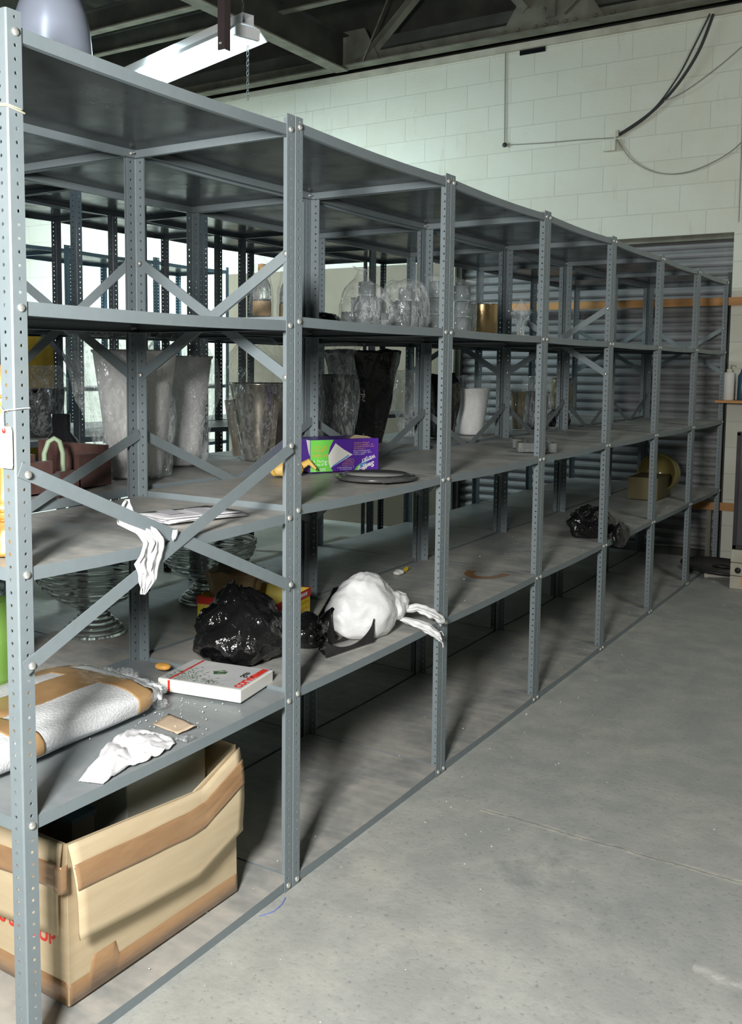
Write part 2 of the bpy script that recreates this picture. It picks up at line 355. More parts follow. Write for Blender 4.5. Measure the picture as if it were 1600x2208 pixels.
# hanging fluorescent fitting
A = Vector((-1.222, 2.30, 2.93)); B = Vector((-2.40, 2.655, 2.93)); dL = (B-A).normalized(); sd = Vector((-dL.y, dL.x, 0)); LL = (B-A).length
lamp = thing('fluorescent_light', 'lit twin tube strip light with white reflector hanging on chains', 'lamp', A)
def lp(u, s, z): return dL*u + sd*s + Vector((0, 0, z))
def strip(pts, name, mt, u0=0, u1=None, t=None):
    u1 = LL if u1 is None else u1; m = MB(); n = len(pts)
    m.add([lp(u0, *p) for p in pts] + [lp(u1, *p) for p in pts], [(i, i+1, n+i+1, n+i) for i in range(n-1)])
    o = m.build(name, mt, lamp)
    if t: solid(o, t)
    return o
strip([(-.105, -.012), (-.06, .03), (-.03, .04), (.03, .04), (.06, .03), (.105, -.012)], 'reflector', LAMPW, t=.003)
strip([(-.03, .042), (-.03, .085), (.03, .085), (.03, .042), (-.03, .042)], 'housing', LAMPW, t=.002)
for s in (-.045, .045): MB().tube([lp(.03, s, 0), lp(LL-.03, s, 0)], .017, 12).build('tube', TUBE, lamp)
for u in (.012, LL-.012): MB().box(lp(u, 0, .01), (.02, .13, .05), R=Matrix.Rotation(math.atan2(sd.y, sd.x)-pi/2, 3, 'Z')).build('lamp_holder', LAMPW, lamp)
def chain(p, z0, z1, label, r=.006):
    m = MB(); z = z0; k = 0
    while z > z1:
        pts = [Vector((p[0] + (r*cos(a) if k % 2 else 0), p[1] + (0 if k % 2 else r*cos(a)), z - .013 + .013*sin(a))) for a in [2*pi*i/10 for i in range(11)]]
        m.tube(pts, .0017, 5, cap=False); z -= .021; k += 1
    return tag(m.build('chain', GALV), label, 'chain')
cp = A + dL*.04
chain((cp.x, cp.y), 3.9, 2.98, 'short steel chain holding up the end of the strip light')
chain((cp.x+.02, cp.y+.01), 2.93, 2.665, 'loose end of steel chain dangling below the strip light')

# cables and box on the far wall
def cable(pts, r, label, mt=CABLE, n=16, name='cable'):
    P = []
    for i in range(len(pts)-1):
        p0 = Vector(pts[max(i-1, 0)]); p1 = Vector(pts[i]); p2 = Vector(pts[i+1]); p3 = Vector(pts[min(i+2, len(pts)-1)])
        for k in range(n):
            t = k/n; P.append(.5*((2*p1) + (p2-p0)*t + (2*p0-5*p1+4*p2-p3)*t*t + (3*p1-p0-3*p2+p3)*t**3))
    P.append(Vector(pts[-1]))
    return tag(MB().tube(P, r, 6).build(name, mt), label, 'cable')
yc = YW-.012
cable([(-.20, yc-.03, 4.08), (-.30, yc-.03, 3.82), (-.47, yc-.02, 3.58), (-.68, yc-.01, 3.40), (-.90, yc, 3.285)], .011, 'thick black cable drooping down the wall from the roof to the junction box')
cable([(-.22, yc-.05, 4.08), (-.33, yc-.045, 3.86), (-.44, yc-.04, 3.66), (-.62, yc-.02, 3.45), (-.88, yc-.01, 3.30)], .006, 'thinner black cable twisted beside the thick drooping one')
cable([(.05, yc-.02, 3.85), (-.15, yc-.02, 3.70), (-.38, yc-.02, 3.56), (-.55, yc-.02, 3.50)], .004, 'thin wire slanting from the right edge onto the drooping cables', CABLEG)
cable([(-.90, yc, 3.27), (-.78, yc, 3.10), (-.60, yc, 2.985), (-.40, yc, 2.955), (-.20, yc, 3.0), (.0, yc, 3.11), (.15, yc, 3.3)], .0045, 'grey wire hanging in a long loop to the right of the junction box', CABLEG)
cable([(-.93, yc, 3.28), (-1.2, yc, 3.295), (-1.5, yc, 3.305), (-1.82, yc, 3.325)], .004, 'grey wire running left from the junction box along the wall', CABLEG)
cable([(-1.845, yc, 3.34), (-1.85, yc, 3.7), (-1.855, yc, 4.08)], .005, 'straight vertical grey conduit wire on the left of the wall', CABLEG)
cable([(.010, yc, 4.08), (.03, yc, 3.2), (.035, yc, 2.56)], .004, 'straight wire dropping beside the top corner of the shutter', CABLEG)
jb = thing('junction_box', 'small cream electrical junction box where the wall cables meet', 'electrical box', (-.93, YW, 3.22))
bevel(MB().box((-.02, -.02, .0), (.10, .04, .085)).build('box', WALLM, jb), .004); MB().box((.04, -.025, .085), (.022, .03, .05)).build('bracket', BEIGE, jb)
tag(MB().lathe([(.012, 0), (.012, .02), (.02, .02), (.02, .026), (.0003, .028)], 10, (-1.84, YW, 3.325), M=Matrix.Rotation(pi/2, 3, 'X')).build('wall_hook', CABLE), 'small dark hook on the wall at the foot of the vertical wire', 'hook')
tag(MB().box((-1.62, YW-.004, 4.055), (.22, .012, .04)).build('wall_slot', DGLASS), 'narrow dark slot cut in the blocks just under the roof truss', 'vent')
# ------------------------------------------------------------------ shelving
PITCH = .0254; FL = .036; TH = .0022
def post_mesh(name, H, mt, holes=True):
    m = MB(); nh = int(H/PITCH); hy = .021; R = .0036
    def flange(swap):
        def P(y, z, t): return (t, y, z) if not swap else (y, t, z)
        for side in (0, TH):
            for k in range(nh):
                z0 = k*PITCH; zc = z0 + PITCH/2; z1 = z0 + PITCH
                outer = [(FL, zc), (FL, z1), (hy, z1), (.003, z1), (.003, zc), (.003, z0), (hy, z0), (FL, z0)]
                inner = [(hy + R*cos(a), zc + R*sin(a)) for a in [2*pi*i/8 for i in range(8)]]
                if not holes: m.add([P(.003, z0, side), P(FL, z0, side), P(FL, z1, side), P(.003, z1, side)], [(0, 1, 2, 3)]); continue
                m.add([P(*p, side) for p in outer] + [P(*p, side) for p in inner], [(i, (i+1) % 8, 8+(i+1) % 8, 8+i) for i in range(8)])
        if holes:
            for k in range(nh):
                zc = k*PITCH + PITCH/2
                ring = [(hy + R*cos(a), zc + R*sin(a)) for a in [2*pi*i/8 for i in range(8)]]
                m.add([P(*p, 0) for p in ring] + [P(*p, TH) for p in ring], [(i, (i+1) % 8, 8+(i+1) % 8, 8+i) for i in range(8)])
        zt = nh*PITCH
        m.add([P(FL, 0, 0), P(FL, 0, TH), P(FL, zt, TH), P(FL, zt, 0)], [(0, 1, 2, 3)])
        m.add([P(.003, zt, 0), P(FL, zt, 0), P(FL, zt, TH), P(.003, zt, TH)], [(0, 1, 2, 3)])
    flange(0); flange(1); zt = nh*PITCH
    m.add([(0, .003, 0), (.003, 0, 0), (.003, 0, zt), (0, .003, zt)], [(0, 1, 2, 3)])
    m.add([(TH, .004, 0), (.004, TH, 0), (.004, TH, zt), (TH, .004, zt)], [(0, 1, 2, 3)])
    o = m.build(name, mt); me = o.data; bpy.data.objects.remove(o)
    # keep hand-made normals simple: every face is drawn two sided
    return me
def shelf_mesh(name, dx, wy, top, side, under, lip=.027, sag=.0, thick=.0015, seed=0):
    """pan shelf, corner at origin, extends -x and +y; top at z=0"""
    m = MB(); g = .0035; n = 9
    def z(y, x): 
        s = sin(pi*y/wy); return -sag*s*(.4 + .6*(1 if x > -dx/2 else .5))
    xs = [-g, -dx*.25, -dx*.5, -dx*.75, -dx+g]; ys = [lerp(g, wy-g, i/(n-1)) for i in range(n)]
    nx = len(xs)
    def idx(i, j): return i*nx + j
    m.add([(x, y, z(y, x)) for y in ys for x in xs], [(idx(i, j), idx(i+1, j), idx(i+1, j+1), idx(i, j+1)) for i in range(n-1) for j in range(nx-1)], 0)
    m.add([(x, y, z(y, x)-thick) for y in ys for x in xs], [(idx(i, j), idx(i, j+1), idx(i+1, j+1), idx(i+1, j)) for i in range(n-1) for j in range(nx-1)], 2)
    def lipstrip(pts, nrm):
        k = len(pts); vs = []
        for (x, y) in pts:
            zz = z(y, x)
            vs += [(x, y, zz), (x, y, zz-lip), (x - nrm[0]*.014, y - nrm[1]*.014, zz-lip), (x - nrm[0]*.014, y - nrm[1]*.014, zz-lip+.0015), (x - nrm[0]*.0015, y - nrm[1]*.0015, zz-lip+.0015), (x - nrm[0]*.0015, y - nrm[1]*.0015, zz-.001)]
        m.add(vs, [(i*6+a, (i+1)*6+a, (i+1)*6+a+1, i*6+a+1) for i in range(k-1) for a in range(5)], 1)
    lipstrip([(xs[0], y) for y in ys], (1, 0)); lipstrip([(xs[-1], y) for y in ys], (-1, 0))
    lipstrip([(x, ys[0]) for x in xs], (0, -1)); lipstrip([(x, ys[-1]) for x in xs], (0, 1))
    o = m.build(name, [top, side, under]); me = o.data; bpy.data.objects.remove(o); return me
def bolt_mesh():
    o = MB().lathe([(.0085, 0), (.0083, .0025), (.0062, .0052), (.003, .0066), (.0003, .007)], 12, M=Matrix.Rotation(pi/2, 3, 'Y')).build('bolt', ZINC); me = o.data; bpy.data.objects.remove(o); return me
def stub_mesh():
    o = MB().tube([(0, 0, 0), (.016, 0, 0)], .0028, 6).tube([(.0, 0, 0), (.004, 0, 0)], .0055, 6, sm=False).build('bolt', ZINC); me = o.data; bpy.data.objects.remove(o); return me
POST = post_mesh('post', 2.134, GREY); POSTD = post_mesh('post_dark', 2.36, DARKP); POSTB = post_mesh('post_blue', 2.36, BLUE)
BOLT = bolt_mesh(); STUB = stub_mesh()
def brace(parent, a, b, side, mt=GREY, w=.030, t=.0025, name='cross_brace'):
    """flat bar between two points; side = axis normal ('x' or 'y')"""
    a = Vector(a); b = Vector(b); d = (b-a).normalized(); nrm = Vector((1, 0, 0)) if side == 'x' else Vector((0, 1, 0)); u = nrm.cross(d)
    vs = [p + d*e + u*s*w/2 + nrm*k*t/2 for p, e in ((a, -.012), (b, .012)) for s in (-1, 1) for k in (-1, 1)]
    m = MB(); m.add(vs, [(0, 1, 3, 2), (4, 6, 7, 5), (0, 4, 5, 1), (2, 3, 7, 6), (0, 2, 6, 4), (1, 5, 7, 3)])
    return m.build(name, mt, parent)
SH = {}
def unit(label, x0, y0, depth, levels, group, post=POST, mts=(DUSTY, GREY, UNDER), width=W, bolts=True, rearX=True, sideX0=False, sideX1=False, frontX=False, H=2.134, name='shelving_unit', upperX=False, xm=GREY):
    t = thing(name, label, 'shelving', (x0, y0, 0), 0, group)
    for (x, y, a) in ((0, 0, pi/2), (0, width, pi), (-depth, 0, 0), (-depth, width, -pi/2)):
        p = link('post', post, t, (x, y, .0), a)
    for i, z in enumerate(levels):
        low = z < 1.5 and i < len(levels)-1
        tp_ = CLEANTOP if (i == 1 and frontX) else mts[0]
        key = (depth, width, mts, tp_, i % 2, low)
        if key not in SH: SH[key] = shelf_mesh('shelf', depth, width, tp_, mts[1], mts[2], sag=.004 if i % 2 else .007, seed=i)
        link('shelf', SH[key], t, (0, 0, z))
    if rearX:
        brace(t, (-depth+.008, .018, 1.262), (-depth+.008, width-.018, .888), 'x', xm); brace(t, (-depth+.012, width-.018, 1.262), (-depth+.012, .018, .888), 'x', xm)
    if frontX:
        brace(t, (.004, .018, 1.268), (.004, width-.03, .880), 'x', xm); brace(t, (.008, .018, .884), (.008, width-.03, 1.252), 'x', xm)
    for flag, yy in ((sideX0, .004), (sideX1, width-.004)):
        if flag:
            e = .003 if yy > .1 else -.003
            brace(t, (-.022, yy, 1.775), (-depth+.022, yy, 1.445), 'y', xm); brace(t, (-.022, yy+e, 1.445), (-depth+.022, yy+e, 1.775), 'y', xm)
            if bolts:
                for bx in (-.022, -depth+.022):
                    for bz in (1.445, 1.775): link('bolt', BOLT, t, (bx, yy - e*1.2 - (.003 if yy > .1 else 0), bz), -pi/2)
    if bolts:
        for z in levels:
            for y in (.021, width-.021): link('bolt', BOLT, t, (.0, y, z-.0135))
            link('bolt', STUB, t, (-depth+.004, .024, z-.0135)); link('bolt', STUB, t, (-depth+.004, width-.024, z-.0135))
        link('bolt', BOLT, t, (-depth+.0, .0, 1.262)) if False else None
        if frontX:
            for y in (.021, width-.028):
                for z in (1.262, .882): link('bolt', BOLT, t, (.010, y, z))
    return t
LV0 = (.031, .565, 1.077, 1.597, 2.108); LV = (.031, .574, 1.093, 1.609, 2.122)
g1 = 'grey steel shelving bays in the front row'
names1 = ['nearest grey steel shelving bay, with the big cardboard box on its floor shelf',
 'second grey steel shelving bay, holding the purple carton and white carrier bag',
 'third grey steel shelving bay of the front row, with the clear glass block tray',
 'fourth grey steel shelving bay of the front row, empty but for the glass tray end',
 'fifth grey steel shelving bay, with the small black bag over its edge',
 'sixth grey steel shelving bay of the front row, just before the last one',
 'last grey steel shelving bay of the front row, against the roller shutter']
for k in range(7):
    unit(names1[k], 0, k*W, D, LV0 if k == 0 else LV, g1, sideX0=(k in (1,)), sideX1=(k in (0, 3, 6)), frontX=(k == 0))
g2 = 'grey steel shelving bays standing back to back behind the front row'
ordn = ['first', 'second', 'third', 'fourth', 'fifth', 'sixth', 'seventh']
extra = ['holding the biggest white vase', 'holding the silver vase', 'holding the black shrouded vase', 'holding the white urn', 'holding dark bagged vases', 'near the shutter', 'at the shutter wall']
for k in range(7):
    unit(f'{ordn[k]} grey shelving bay behind the front row, {extra[k]}', -D-.008, k*W, D, (.031, .577, 1.105, 1.612, 2.118), g2, bolts=False, rearX=False, sideX1=(k in (0, 3, 6)))
g3 = 'dark shelving bays across the hidden aisle'
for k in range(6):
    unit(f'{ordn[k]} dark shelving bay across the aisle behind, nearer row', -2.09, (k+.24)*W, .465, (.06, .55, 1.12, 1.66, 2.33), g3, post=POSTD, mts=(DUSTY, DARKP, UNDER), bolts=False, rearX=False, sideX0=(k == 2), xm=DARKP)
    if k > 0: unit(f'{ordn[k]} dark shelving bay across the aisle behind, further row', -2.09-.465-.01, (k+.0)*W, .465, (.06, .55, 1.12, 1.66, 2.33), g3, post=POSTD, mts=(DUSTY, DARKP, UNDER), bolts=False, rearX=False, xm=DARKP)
g5 = 'blue shelving bays at the far left'
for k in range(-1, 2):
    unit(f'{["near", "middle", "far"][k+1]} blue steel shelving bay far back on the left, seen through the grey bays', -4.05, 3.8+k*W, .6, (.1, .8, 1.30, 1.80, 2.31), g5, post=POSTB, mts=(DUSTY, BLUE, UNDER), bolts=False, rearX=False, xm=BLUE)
for k, (y, z, h) in enumerate(((3.10, 1.30, .42), (3.50, 1.30, .42), (3.10, .80, .40), (3.50, .80, .38))):
    o = MB().box((-.2, .16, h/2), (.38, .31, h)).box((-.2, .16, h-.02), (.41, .34, .03)).build('storage_bin', YBIN, loc=(-4.08, y-.12, z))
    tag(o, ['left mustard yellow bin on the upper shelf of the far blue rack', 'right mustard yellow bin on the upper shelf of the far blue rack', 'left mustard bin on the lower shelf of the far blue rack', 'right mustard bin on the lower shelf of the far blue rack'][k], 'bin', 'mustard bins on the far blue rack')

# ------------------------------------------------------------------ crumpled shapes
def ridge(p, s, seed): 
    q = Vector(p)*s + Vector((seed*3.1, seed*1.7, seed*.9)); return 1 - abs(noise.noise(q))*2.2
def blob(c, r, seed, amp=.18, sc=9., flat=True, top=None, n=5, z0=0.):
    bm = bmesh.new(); bmesh.ops.create_icosphere(bm, subdivisions=n, radius=1)
    vs = []
    for v in bm.verts:
        d = v.co.normalized(); p = Vector((d.x*r[0], d.y*r[1], d.z*r[2]))
        k = 1 + amp*(ridge(p, sc, seed)*.6 + ridge(p, sc*2.6, seed+5)*.3 + ridge(p, sc*6, seed+9)*.12 - .5)
        p *= k
        if top and d.z > 0: f = 1 - top*d.z**1.5; p.x *= f; p.y *= f
        p.z = max(p.z, -r[2]*.72) if flat else p.z
        vs.append(p)
    zmin = min(p.z for p in vs)
    m = MB(); m.add([p - Vector((0, 0, zmin)) + Vector(c) for p in vs], [[v.index for v in f.verts] for f in bm.faces], 0, True); bm.free(); return m
def bagfilm(prof, c, seed, amp=.10, n=56, m_=None, folds=7, tilt=None, sub=5):
    """loose plastic bag as a wrinkled lathe"""
    P = []
    for i in range(len(prof)-1):
        for k in range(sub): t = k/sub; P.append((lerp(prof[i][0], prof[i+1][0], t), lerp(prof[i][1], prof[i+1][1], t)))
    P.append(prof[-1])
    H = prof[-1][1]
    def fn(r, z, a):
        q = Vector((cos(a)*1.3, sin(a)*1.3, z*5 + seed*7))
        return r*(1 + amp*(noise.noise(q*1.2)*1.4 + ridge(q, 2.1, seed)*.35 - .2) + amp*.45*sin(folds*a + seed + z*9 + 2*noise.noise(q*2)))
    m = m_ or MB(); o = len(m.v); m.lathe(P, n, (0, 0, 0), 0, fn)
    out = []
    for v in m.v[o:]:
        v = Vector(v); s = v.z/H
        if tilt: v.x += tilt[0]*s*s; v.y += tilt[1]*s*s
        v.z += noise.noise(Vector((v.x*14, v.y*14, seed)))*.02*s
        out.append(tuple(Vector(v) + Vector(c)))
    m.v[o:] = out; return m
def sheet(L, R, n, k, disp=.004, seed=0, freq=9, bulge=0, nrm=(1, 0, 0)):
    nv = Vector(nrm)
    def f(u, v):
        p = poly(L, u).lerp(poly(R, u), v)
        return p + nv*(disp*(noise.noise(Vector((u*freq*.5, v*freq, seed)))*1.6 + .5*ridge(Vector((u, v, 0)), freq, seed)) + bulge*sin(pi*v))
    return MB().grid(f, n, k)
# ------------------------------------------------------------------ things on the shelves
Z2 = .577; Z3 = 1.108; Z4 = 1.614
def urn(label, cx, cy, z, prof, mt, wrap=None, wlab=None, cat='vase', name='tapered_vase', t=.004, fins=None, tilt=None, seed=1, wm=FILM, amp=.1):
    v = thing(name, label, cat, (cx, cy, z), 0)
    MB().shell(prof, 40, t=t).build('vase_body', mt, v)
    if fins:
        for a in fins:
            R = Matrix.Rotation(a, 3, 'Z')
            MB().box(R @ Vector((.108, 0, .125)), (.03, .036, .22), R=R @ Matrix.Rotation(.14, 3, 'Y')).build('side_fin', mt, v)
    if wrap:
        w = bagfilm(wrap, (0, 0, .001), seed, amp, tilt=tilt).build('plastic_wrap', wm, v); w['label'] = 'loose clear plastic wrap'
    return v
def tap(r0, r1, h, lip=.006): return [(r0*.94, 0), (r0, .006), (lerp(r0, r1, .35), h*.35), (lerp(r0, r1, .7), h*.7), (r1, h-.012), (r1+lip, h-.006), (r1+lip, h)]
urn('large white tapered vase in loose clear plastic standing behind the second post', -.775, 1.12, Z3, tap(.085, .135, .415), WHITEV, [(.115, .0), (.12, .08), (.155, .25), (.16, .40), (.13, .46), (.17, .52)], seed=2, tilt=(-.06, -.09), amp=.13)
urn('white tapered vase in clear plastic just right of the biggest wrapped one', -.93, 1.50, Z3, tap(.08, .125, .40), WHITEV, [(.10, 0), (.115, .1), (.15, .26), (.155, .38), (.10, .45), (.05, .50)], seed=5, amp=.13)
urn('tapered brushed silver vase with two side fins in clear plastic', -.79, 1.82, Z3, tap(.065, .118, .30), SILVER, [(.085, 0), (.10, .08), (.135, .24), (.14, .33), (.11, .42), (.06, .47)], seed=8, fins=(-2.3, -.25), wm=FILM2)
v = thing('bagged_vase', 'tall flared vase shrouded in black plastic behind the purple carton', 'vase', (-.93, 2.82, Z3))
MB().shell(tap(.09, .165, .42), 32).build('vase_body', BLACK, v)
bagfilm([(.10, 0), (.115, .1), (.15, .26), (.185, .40), (.19, .43), (.12, .44), (.0003, .432)], (0, 0, .001), 11, .10, folds=5).build('plastic_wrap', BLACKPL, v)
v = thing('bagged_vase', 'dark vase in clear plastic squeezed left of the black shrouded vase', 'vase', (-.84, 2.42, Z3))
MB().shell(tap(.07, .09, .33), 28).build('vase_body', BLACK, v); bagfilm([(.09, 0), (.105, .15), (.11, .3), (.09, .42), (.13, .46)], (0, 0, 0), 13, .13).build('plastic_wrap', FILM, v)
tag(bagfilm([(.05, 0), (.07, .1), (.085, .22), (.09, .31), (.11, .345)], (-.93, 3.30, Z3), 14, .2).build('plastic_bag', FILM), 'loose clear plastic bag right of the black shrouded vase', 'bag')
v = thing('bagged_vase', 'rounded vase wrapped tightly in black plastic behind the third post', 'vase', (-.77, 3.36, Z3))
MB().shell(tap(.06, .085, .29), 28).build('vase_body', BLACK, v); bagfilm([(.065, 0), (.075, .08), (.095, .2), (.098, .29), (.07, .325), (.0003, .32)], (0, 0, 0), 17, .08).build('plastic_wrap', BLACKPL, v)
urn('plain white tapered urn with clear plastic round its rim, in the third bay', -.745, 3.66, Z3, tap(.066, .102, .25), WHITEV, [(.09, .0), (.10, .1), (.112, .24), (.108, .315)], seed=19, wm=FILM2, amp=.05, name='white_urn', cat='urn')
urn('narrow gilt vase in clear film left of the dark bagged vase', -.72, 4.27, Z3, tap(.03, .045, .22), GILT, [(.05, 0), (.06, .12), (.055, .26)], seed=21, wm=FILM2)
urn('dark vase in clear film behind the fourth post', -.68, 4.45, Z3, tap(.06, .08, .22), BLACK, [(.075, 0), (.09, .15), (.085, .27), (.10, .31)], seed=22, wm=FILM)
urn('gold rimmed glass vase in plastic, furthest of the bagged vases', -.70, 4.95, Z3, [(.05, 0), (.035, .04), (.06, .12), (.075, .2), (.06, .27), (.065, .3)], GILT, [(.07, 0), (.085, .12), (.09, .24), (.07, .31)], seed=23, wm=FILM2)
tag(bagfilm([(.07, 0), (.08, .03), (.07, .07), (.03, .10), (.0003, .11)], (-.64, 4.72, Z3), 24, .2).build('plastic_bag', BLACKPL), 'small crumpled black plastic bag among the far bagged vases', 'bag')
# left, behind the nearest post
v = thing('bagged_bowl', 'left smoky bowl in clear plastic on the dark rack behind the nearest post', 'bowl', (-2.30, 1.72, 1.122)); MB().shell([(.05, 0), (.09, .05), (.12, .14), (.125, .2)], 28).build('bowl_body', DGLASS, v); bagfilm([(.06, 0), (.11, .05), (.13, .15), (.135, .25), (.12, .28)], (0, 0, 0), 31, .1).build('plastic_wrap', FILM, v)
v = thing('bagged_bowl', 'right smoky bowl in clear plastic beside the dark rack post', 'bowl', (-2.28, 2.00, 1.122)); MB().shell([(.05, 0), (.09, .05), (.12, .15), (.125, .23)], 28).build('bowl_body', DGLASS, v); bagfilm([(.06, 0), (.11, .05), (.13, .15), (.135, .28), (.10, .34)], (0, 0, 0), 33, .1).build('plastic_wrap', FILM, v)
tag(MB().shell([(.02, 0), (.05, .02), (.07, .06), (.055, .11), (.03, .14), (.032, .2)], 28, (-1.02, 1.02, Z3)).build('black_vase', DGLASS), 'small glossy black round vase half hidden behind the plastic of the white vase', 'vase')
cr = thing('slatted_crate', 'broken dark brown crate with uneven upright ends on the shelf behind the nearest bay', 'crate', (-.80, .74, Z3))
for i, (x, y, dx, dy, h) in enumerate(((-.12, -.10, .02, .10, .11), (-.12, .03, .02, .09, .085), (-.12, .14, .02, .07, .13), (.12, -.11, .02, .09, .09), (.12, .0, .02, .08, .055), (.12, .10, .02, .13, .10), (.0, -.15, .22, .02, .10), (.0, .165, .22, .02, .12))):
    MB().box((x, y, h/2), (dx, dy, h)).build('side_board', BROWNP, cr)
MB().box((0, 0, .009), (.24, .33, .018)).build('bottom_board', BROWNP, cr); MB().box((.125, .0, .045), (.008, .34, .012)).build('metal_strap', GALV, cr)
tag(MB().tube([(-.78, .74, Z3+.02), (-.78, .74, Z3+.10), (-.772, .75, Z3+.135), (-.765, .765, Z3+.145), (-.758, .78, Z3+.135), (-.75, .785, Z3+.10), (-.75, .785, Z3+.02)], .008, 8).build('bent_tube', RUBG), 'pale green plastic tube bent into a hook, standing in the brown crate', 'tube')
# level 4 (row 1, bay 2 and 3)
def bottle(x, y, label, seed):
    b = thing('wrapped_bottle', label, 'bottle', (x, y, Z4))
    MB().lathe([(.024, 0), (.028, .004), (.029, .09), (.026, .115), (.012, .145), (.010, .165), (.0003, .166)], 24).build('bottle_body', GLASS, b)
    MB().lathe([(.012, .150), (.013, .152), (.013, .180), (.0003, .182)], 20).build('cap', BRASS, b)
    MB().lathe([(.0295, .018), (.0297, .02), (.0297, .062), (.0295, .064)], 24).build('paper_label', mat('faded_brown_label', (.42, .28, .13), .6), b)
    MB().lathe([(.020, .008), (.022, .01), (.022, .07), (.0003, .072)], 20).build('contents', mat('milky_liquid', (.6, .55, .52), .3), b)
    bagfilm([(.034, 0), (.038, .04), (.036, .10), (.026, .15), (.022, .19), (.006, .205)], (0, 0, 0), seed, .16, 40).build('plastic_wrap', FILM2, b)
bottle(-.36, 1.262, 'left wrapped glass bottle with a gold cap on the upper shelf', 41)
bottle(-.375, 1.425, 'right wrapped glass bottle with a gold cap, partly hidden by the second post', 43)
tag(blob((-.78, 2.22, Z4), (.09, .14, .05), 45, .25).build('dark_bag', BLACKPL), 'low dark plastic bundle left of the bagged glass tumblers', 'bag')
tag(MB().box((-.80, 2.32, Z4+.012), (.25, .4, .022)).build('dark_tray', BLACK), 'flat black tray under the dark plastic bundle on the upper shelf', 'tray')
gl = None
def tumbler_mesh(r=.029, h=.052):
    m = MB(); 
    m.lathe([(.0003, 0), (r*.93, 0), (r, .003), (r, h), (r-.0025, h), (r-.003, .010), (.0003, .009)], 24); o = m.build('tumbler', CGLASS); me = o.data; bpy.data.objects.remove(o); return me
TM = tumbler_mesh(); TM2 = tumbler_mesh(.036, .066)
def stack(cx, cy, levels, mesh, h, label, g, jit=.004):
    for i, n in enumerate(levels):
        for j, (dx, dy) in enumerate(n):
            o = link('glass_tumbler', mesh, None, (cx+dx+random.uniform(-jit, jit), cy+dy+random.uniform(-jit, jit), Z4+.001+i*h))
            tag(o, label, 'tumbler', g)
sq = [(-.03, -.06), (-.03, .0), (-.03, .06), (.03, -.06), (.03, .0), (.03, .06)]
stack(-.30, 1.80, [sq, sq[1:5], [(.0, -.0)]], TM, .0545, 'clear glass tumbler stacked inside the left plastic bag on the upper shelf', 'tumblers in the left bag')
tag(bagfilm([(.075, 0), (.105, .03), (.10, .08), (.075, .13), (.03, .17), (.012, .20), (.03, .21)], (-.30, 1.80, Z4), 51, .14, tilt=(-.0, -.035)).build('plastic_bag', FILM), 'clear plastic bag with a twisted peak over the left tumblers', 'bag')
stack(-.30, 2.08, [sq, sq[1:5], [(0, .01)]], TM, .0545, 'clear glass tumbler stacked inside the middle plastic bag on the upper shelf', 'tumblers in the middle bag')
tag(bagfilm([(.075, 0), (.10, .03), (.095, .1), (.08, .16), (.05, .19), (.0003, .195)], (-.30, 2.08, Z4), 53, .13).build('plastic_bag', FILM), 'clear plastic bag sagging over the middle tumblers', 'bag')
stack(-.30, 2.36, [[(0, 0)], [(0, 0)], [(0, 0)]], TM2, .069, 'wide clear glass in the single stack just left of the third post', 'stacked glasses left of the third post')
tag(bagfilm([(.045, 0), (.048, .06), (.047, .15), (.042, .21), (.055, .23)], (-.30, 2.36, Z4), 55, .12).build('plastic_bag', FILM2), 'narrow clear plastic bag round the glass stack left of the third post', 'bag')
stack(-.30, 2.60, [[(0, 0)], [(0, 0)], [(0, 0)]], TM2, .069, 'wide clear glass in the single stack just right of the third post', 'stacked glasses right of the third post')
tag(bagfilm([(.05, 0), (.055, .06), (.055, .15), (.065, .20), (.09, .235)], (-.30, 2.60, Z4), 57, .15, tilt=(0, .05)).build('plastic_bag', FILM2), 'clear plastic bag flaring open over the stack right of the third post', 'bag')
tag(MB().shell([(.066, 0), (.069, .003), (.069, .146), (.069, .149)], 40, (-.37, 2.96, Z4)).build('brass_cylinder', GOLD), 'round brushed gold cylinder pot on the upper shelf of the third bay', 'pot')
b = thing('wrapped_ornament', 'small glass ornament twisted in cloudy plastic right of the gold cylinder', 'ornament', (-.36, 3.40, Z4))
MB().lathe([(.012, 0), (.018, .02), (.014, .05), (.022, .09), (.0003, .12)], 20).build('ornament_body', CGLASS, b); bagfilm([(.018, 0), (.022, .05), (.028, .09), (.048, .13), (.03, .16), (.006, .20)], (0, 0, 0), 59, .2, 36).build('plastic_wrap', FILM, b)
# glass pedestal bowls on level 2 of the rear row
def pedestal(label, cx, cy, s):
    b = thing('pedestal_bowl', label, 'bowl', (cx, cy, Z2), 0, 'ribbed glass pedestal bowls')
    def rib(p, k=5):
        P = []
        for i in range(len(p)-1):
            for j in range(k): t = j/k; P.append((lerp(p[i][0], p[i+1][0], t) + .0028*sin(2*pi*j/k), lerp(p[i][1], p[i+1][1], t)))
        P.append(p[-1]); return P
    foot = rib([(.118*s, 0), (.108*s, .016*s), (.092*s, .032*s), (.075*s, .048*s), (.060*s, .064*s), (.050*s, .08*s)])
    bowl = rib([(.050*s, .08*s), (.075*s, .10*s), (.115*s, .12*s), (.150*s, .145*s), (.178*s, .17*s), (.196*s, .195*s), (.206*s, .22*s), (.212*s, .245*s), (.214*s, .262*s)])
    MB().shell(foot, 56, t=.007).build('foot', GLASS, b); MB().shell(bowl, 56, t=.006).build('bowl', GLASS, b)
    return b
pedestal('larger ribbed glass pedestal bowl under the middle shelf, left of the rear post', -.90, 1.04, .92)
pedestal('ribbed glass pedestal bowl right of the rear post, behind the hanging white paper', -.88, 1.60, .90)
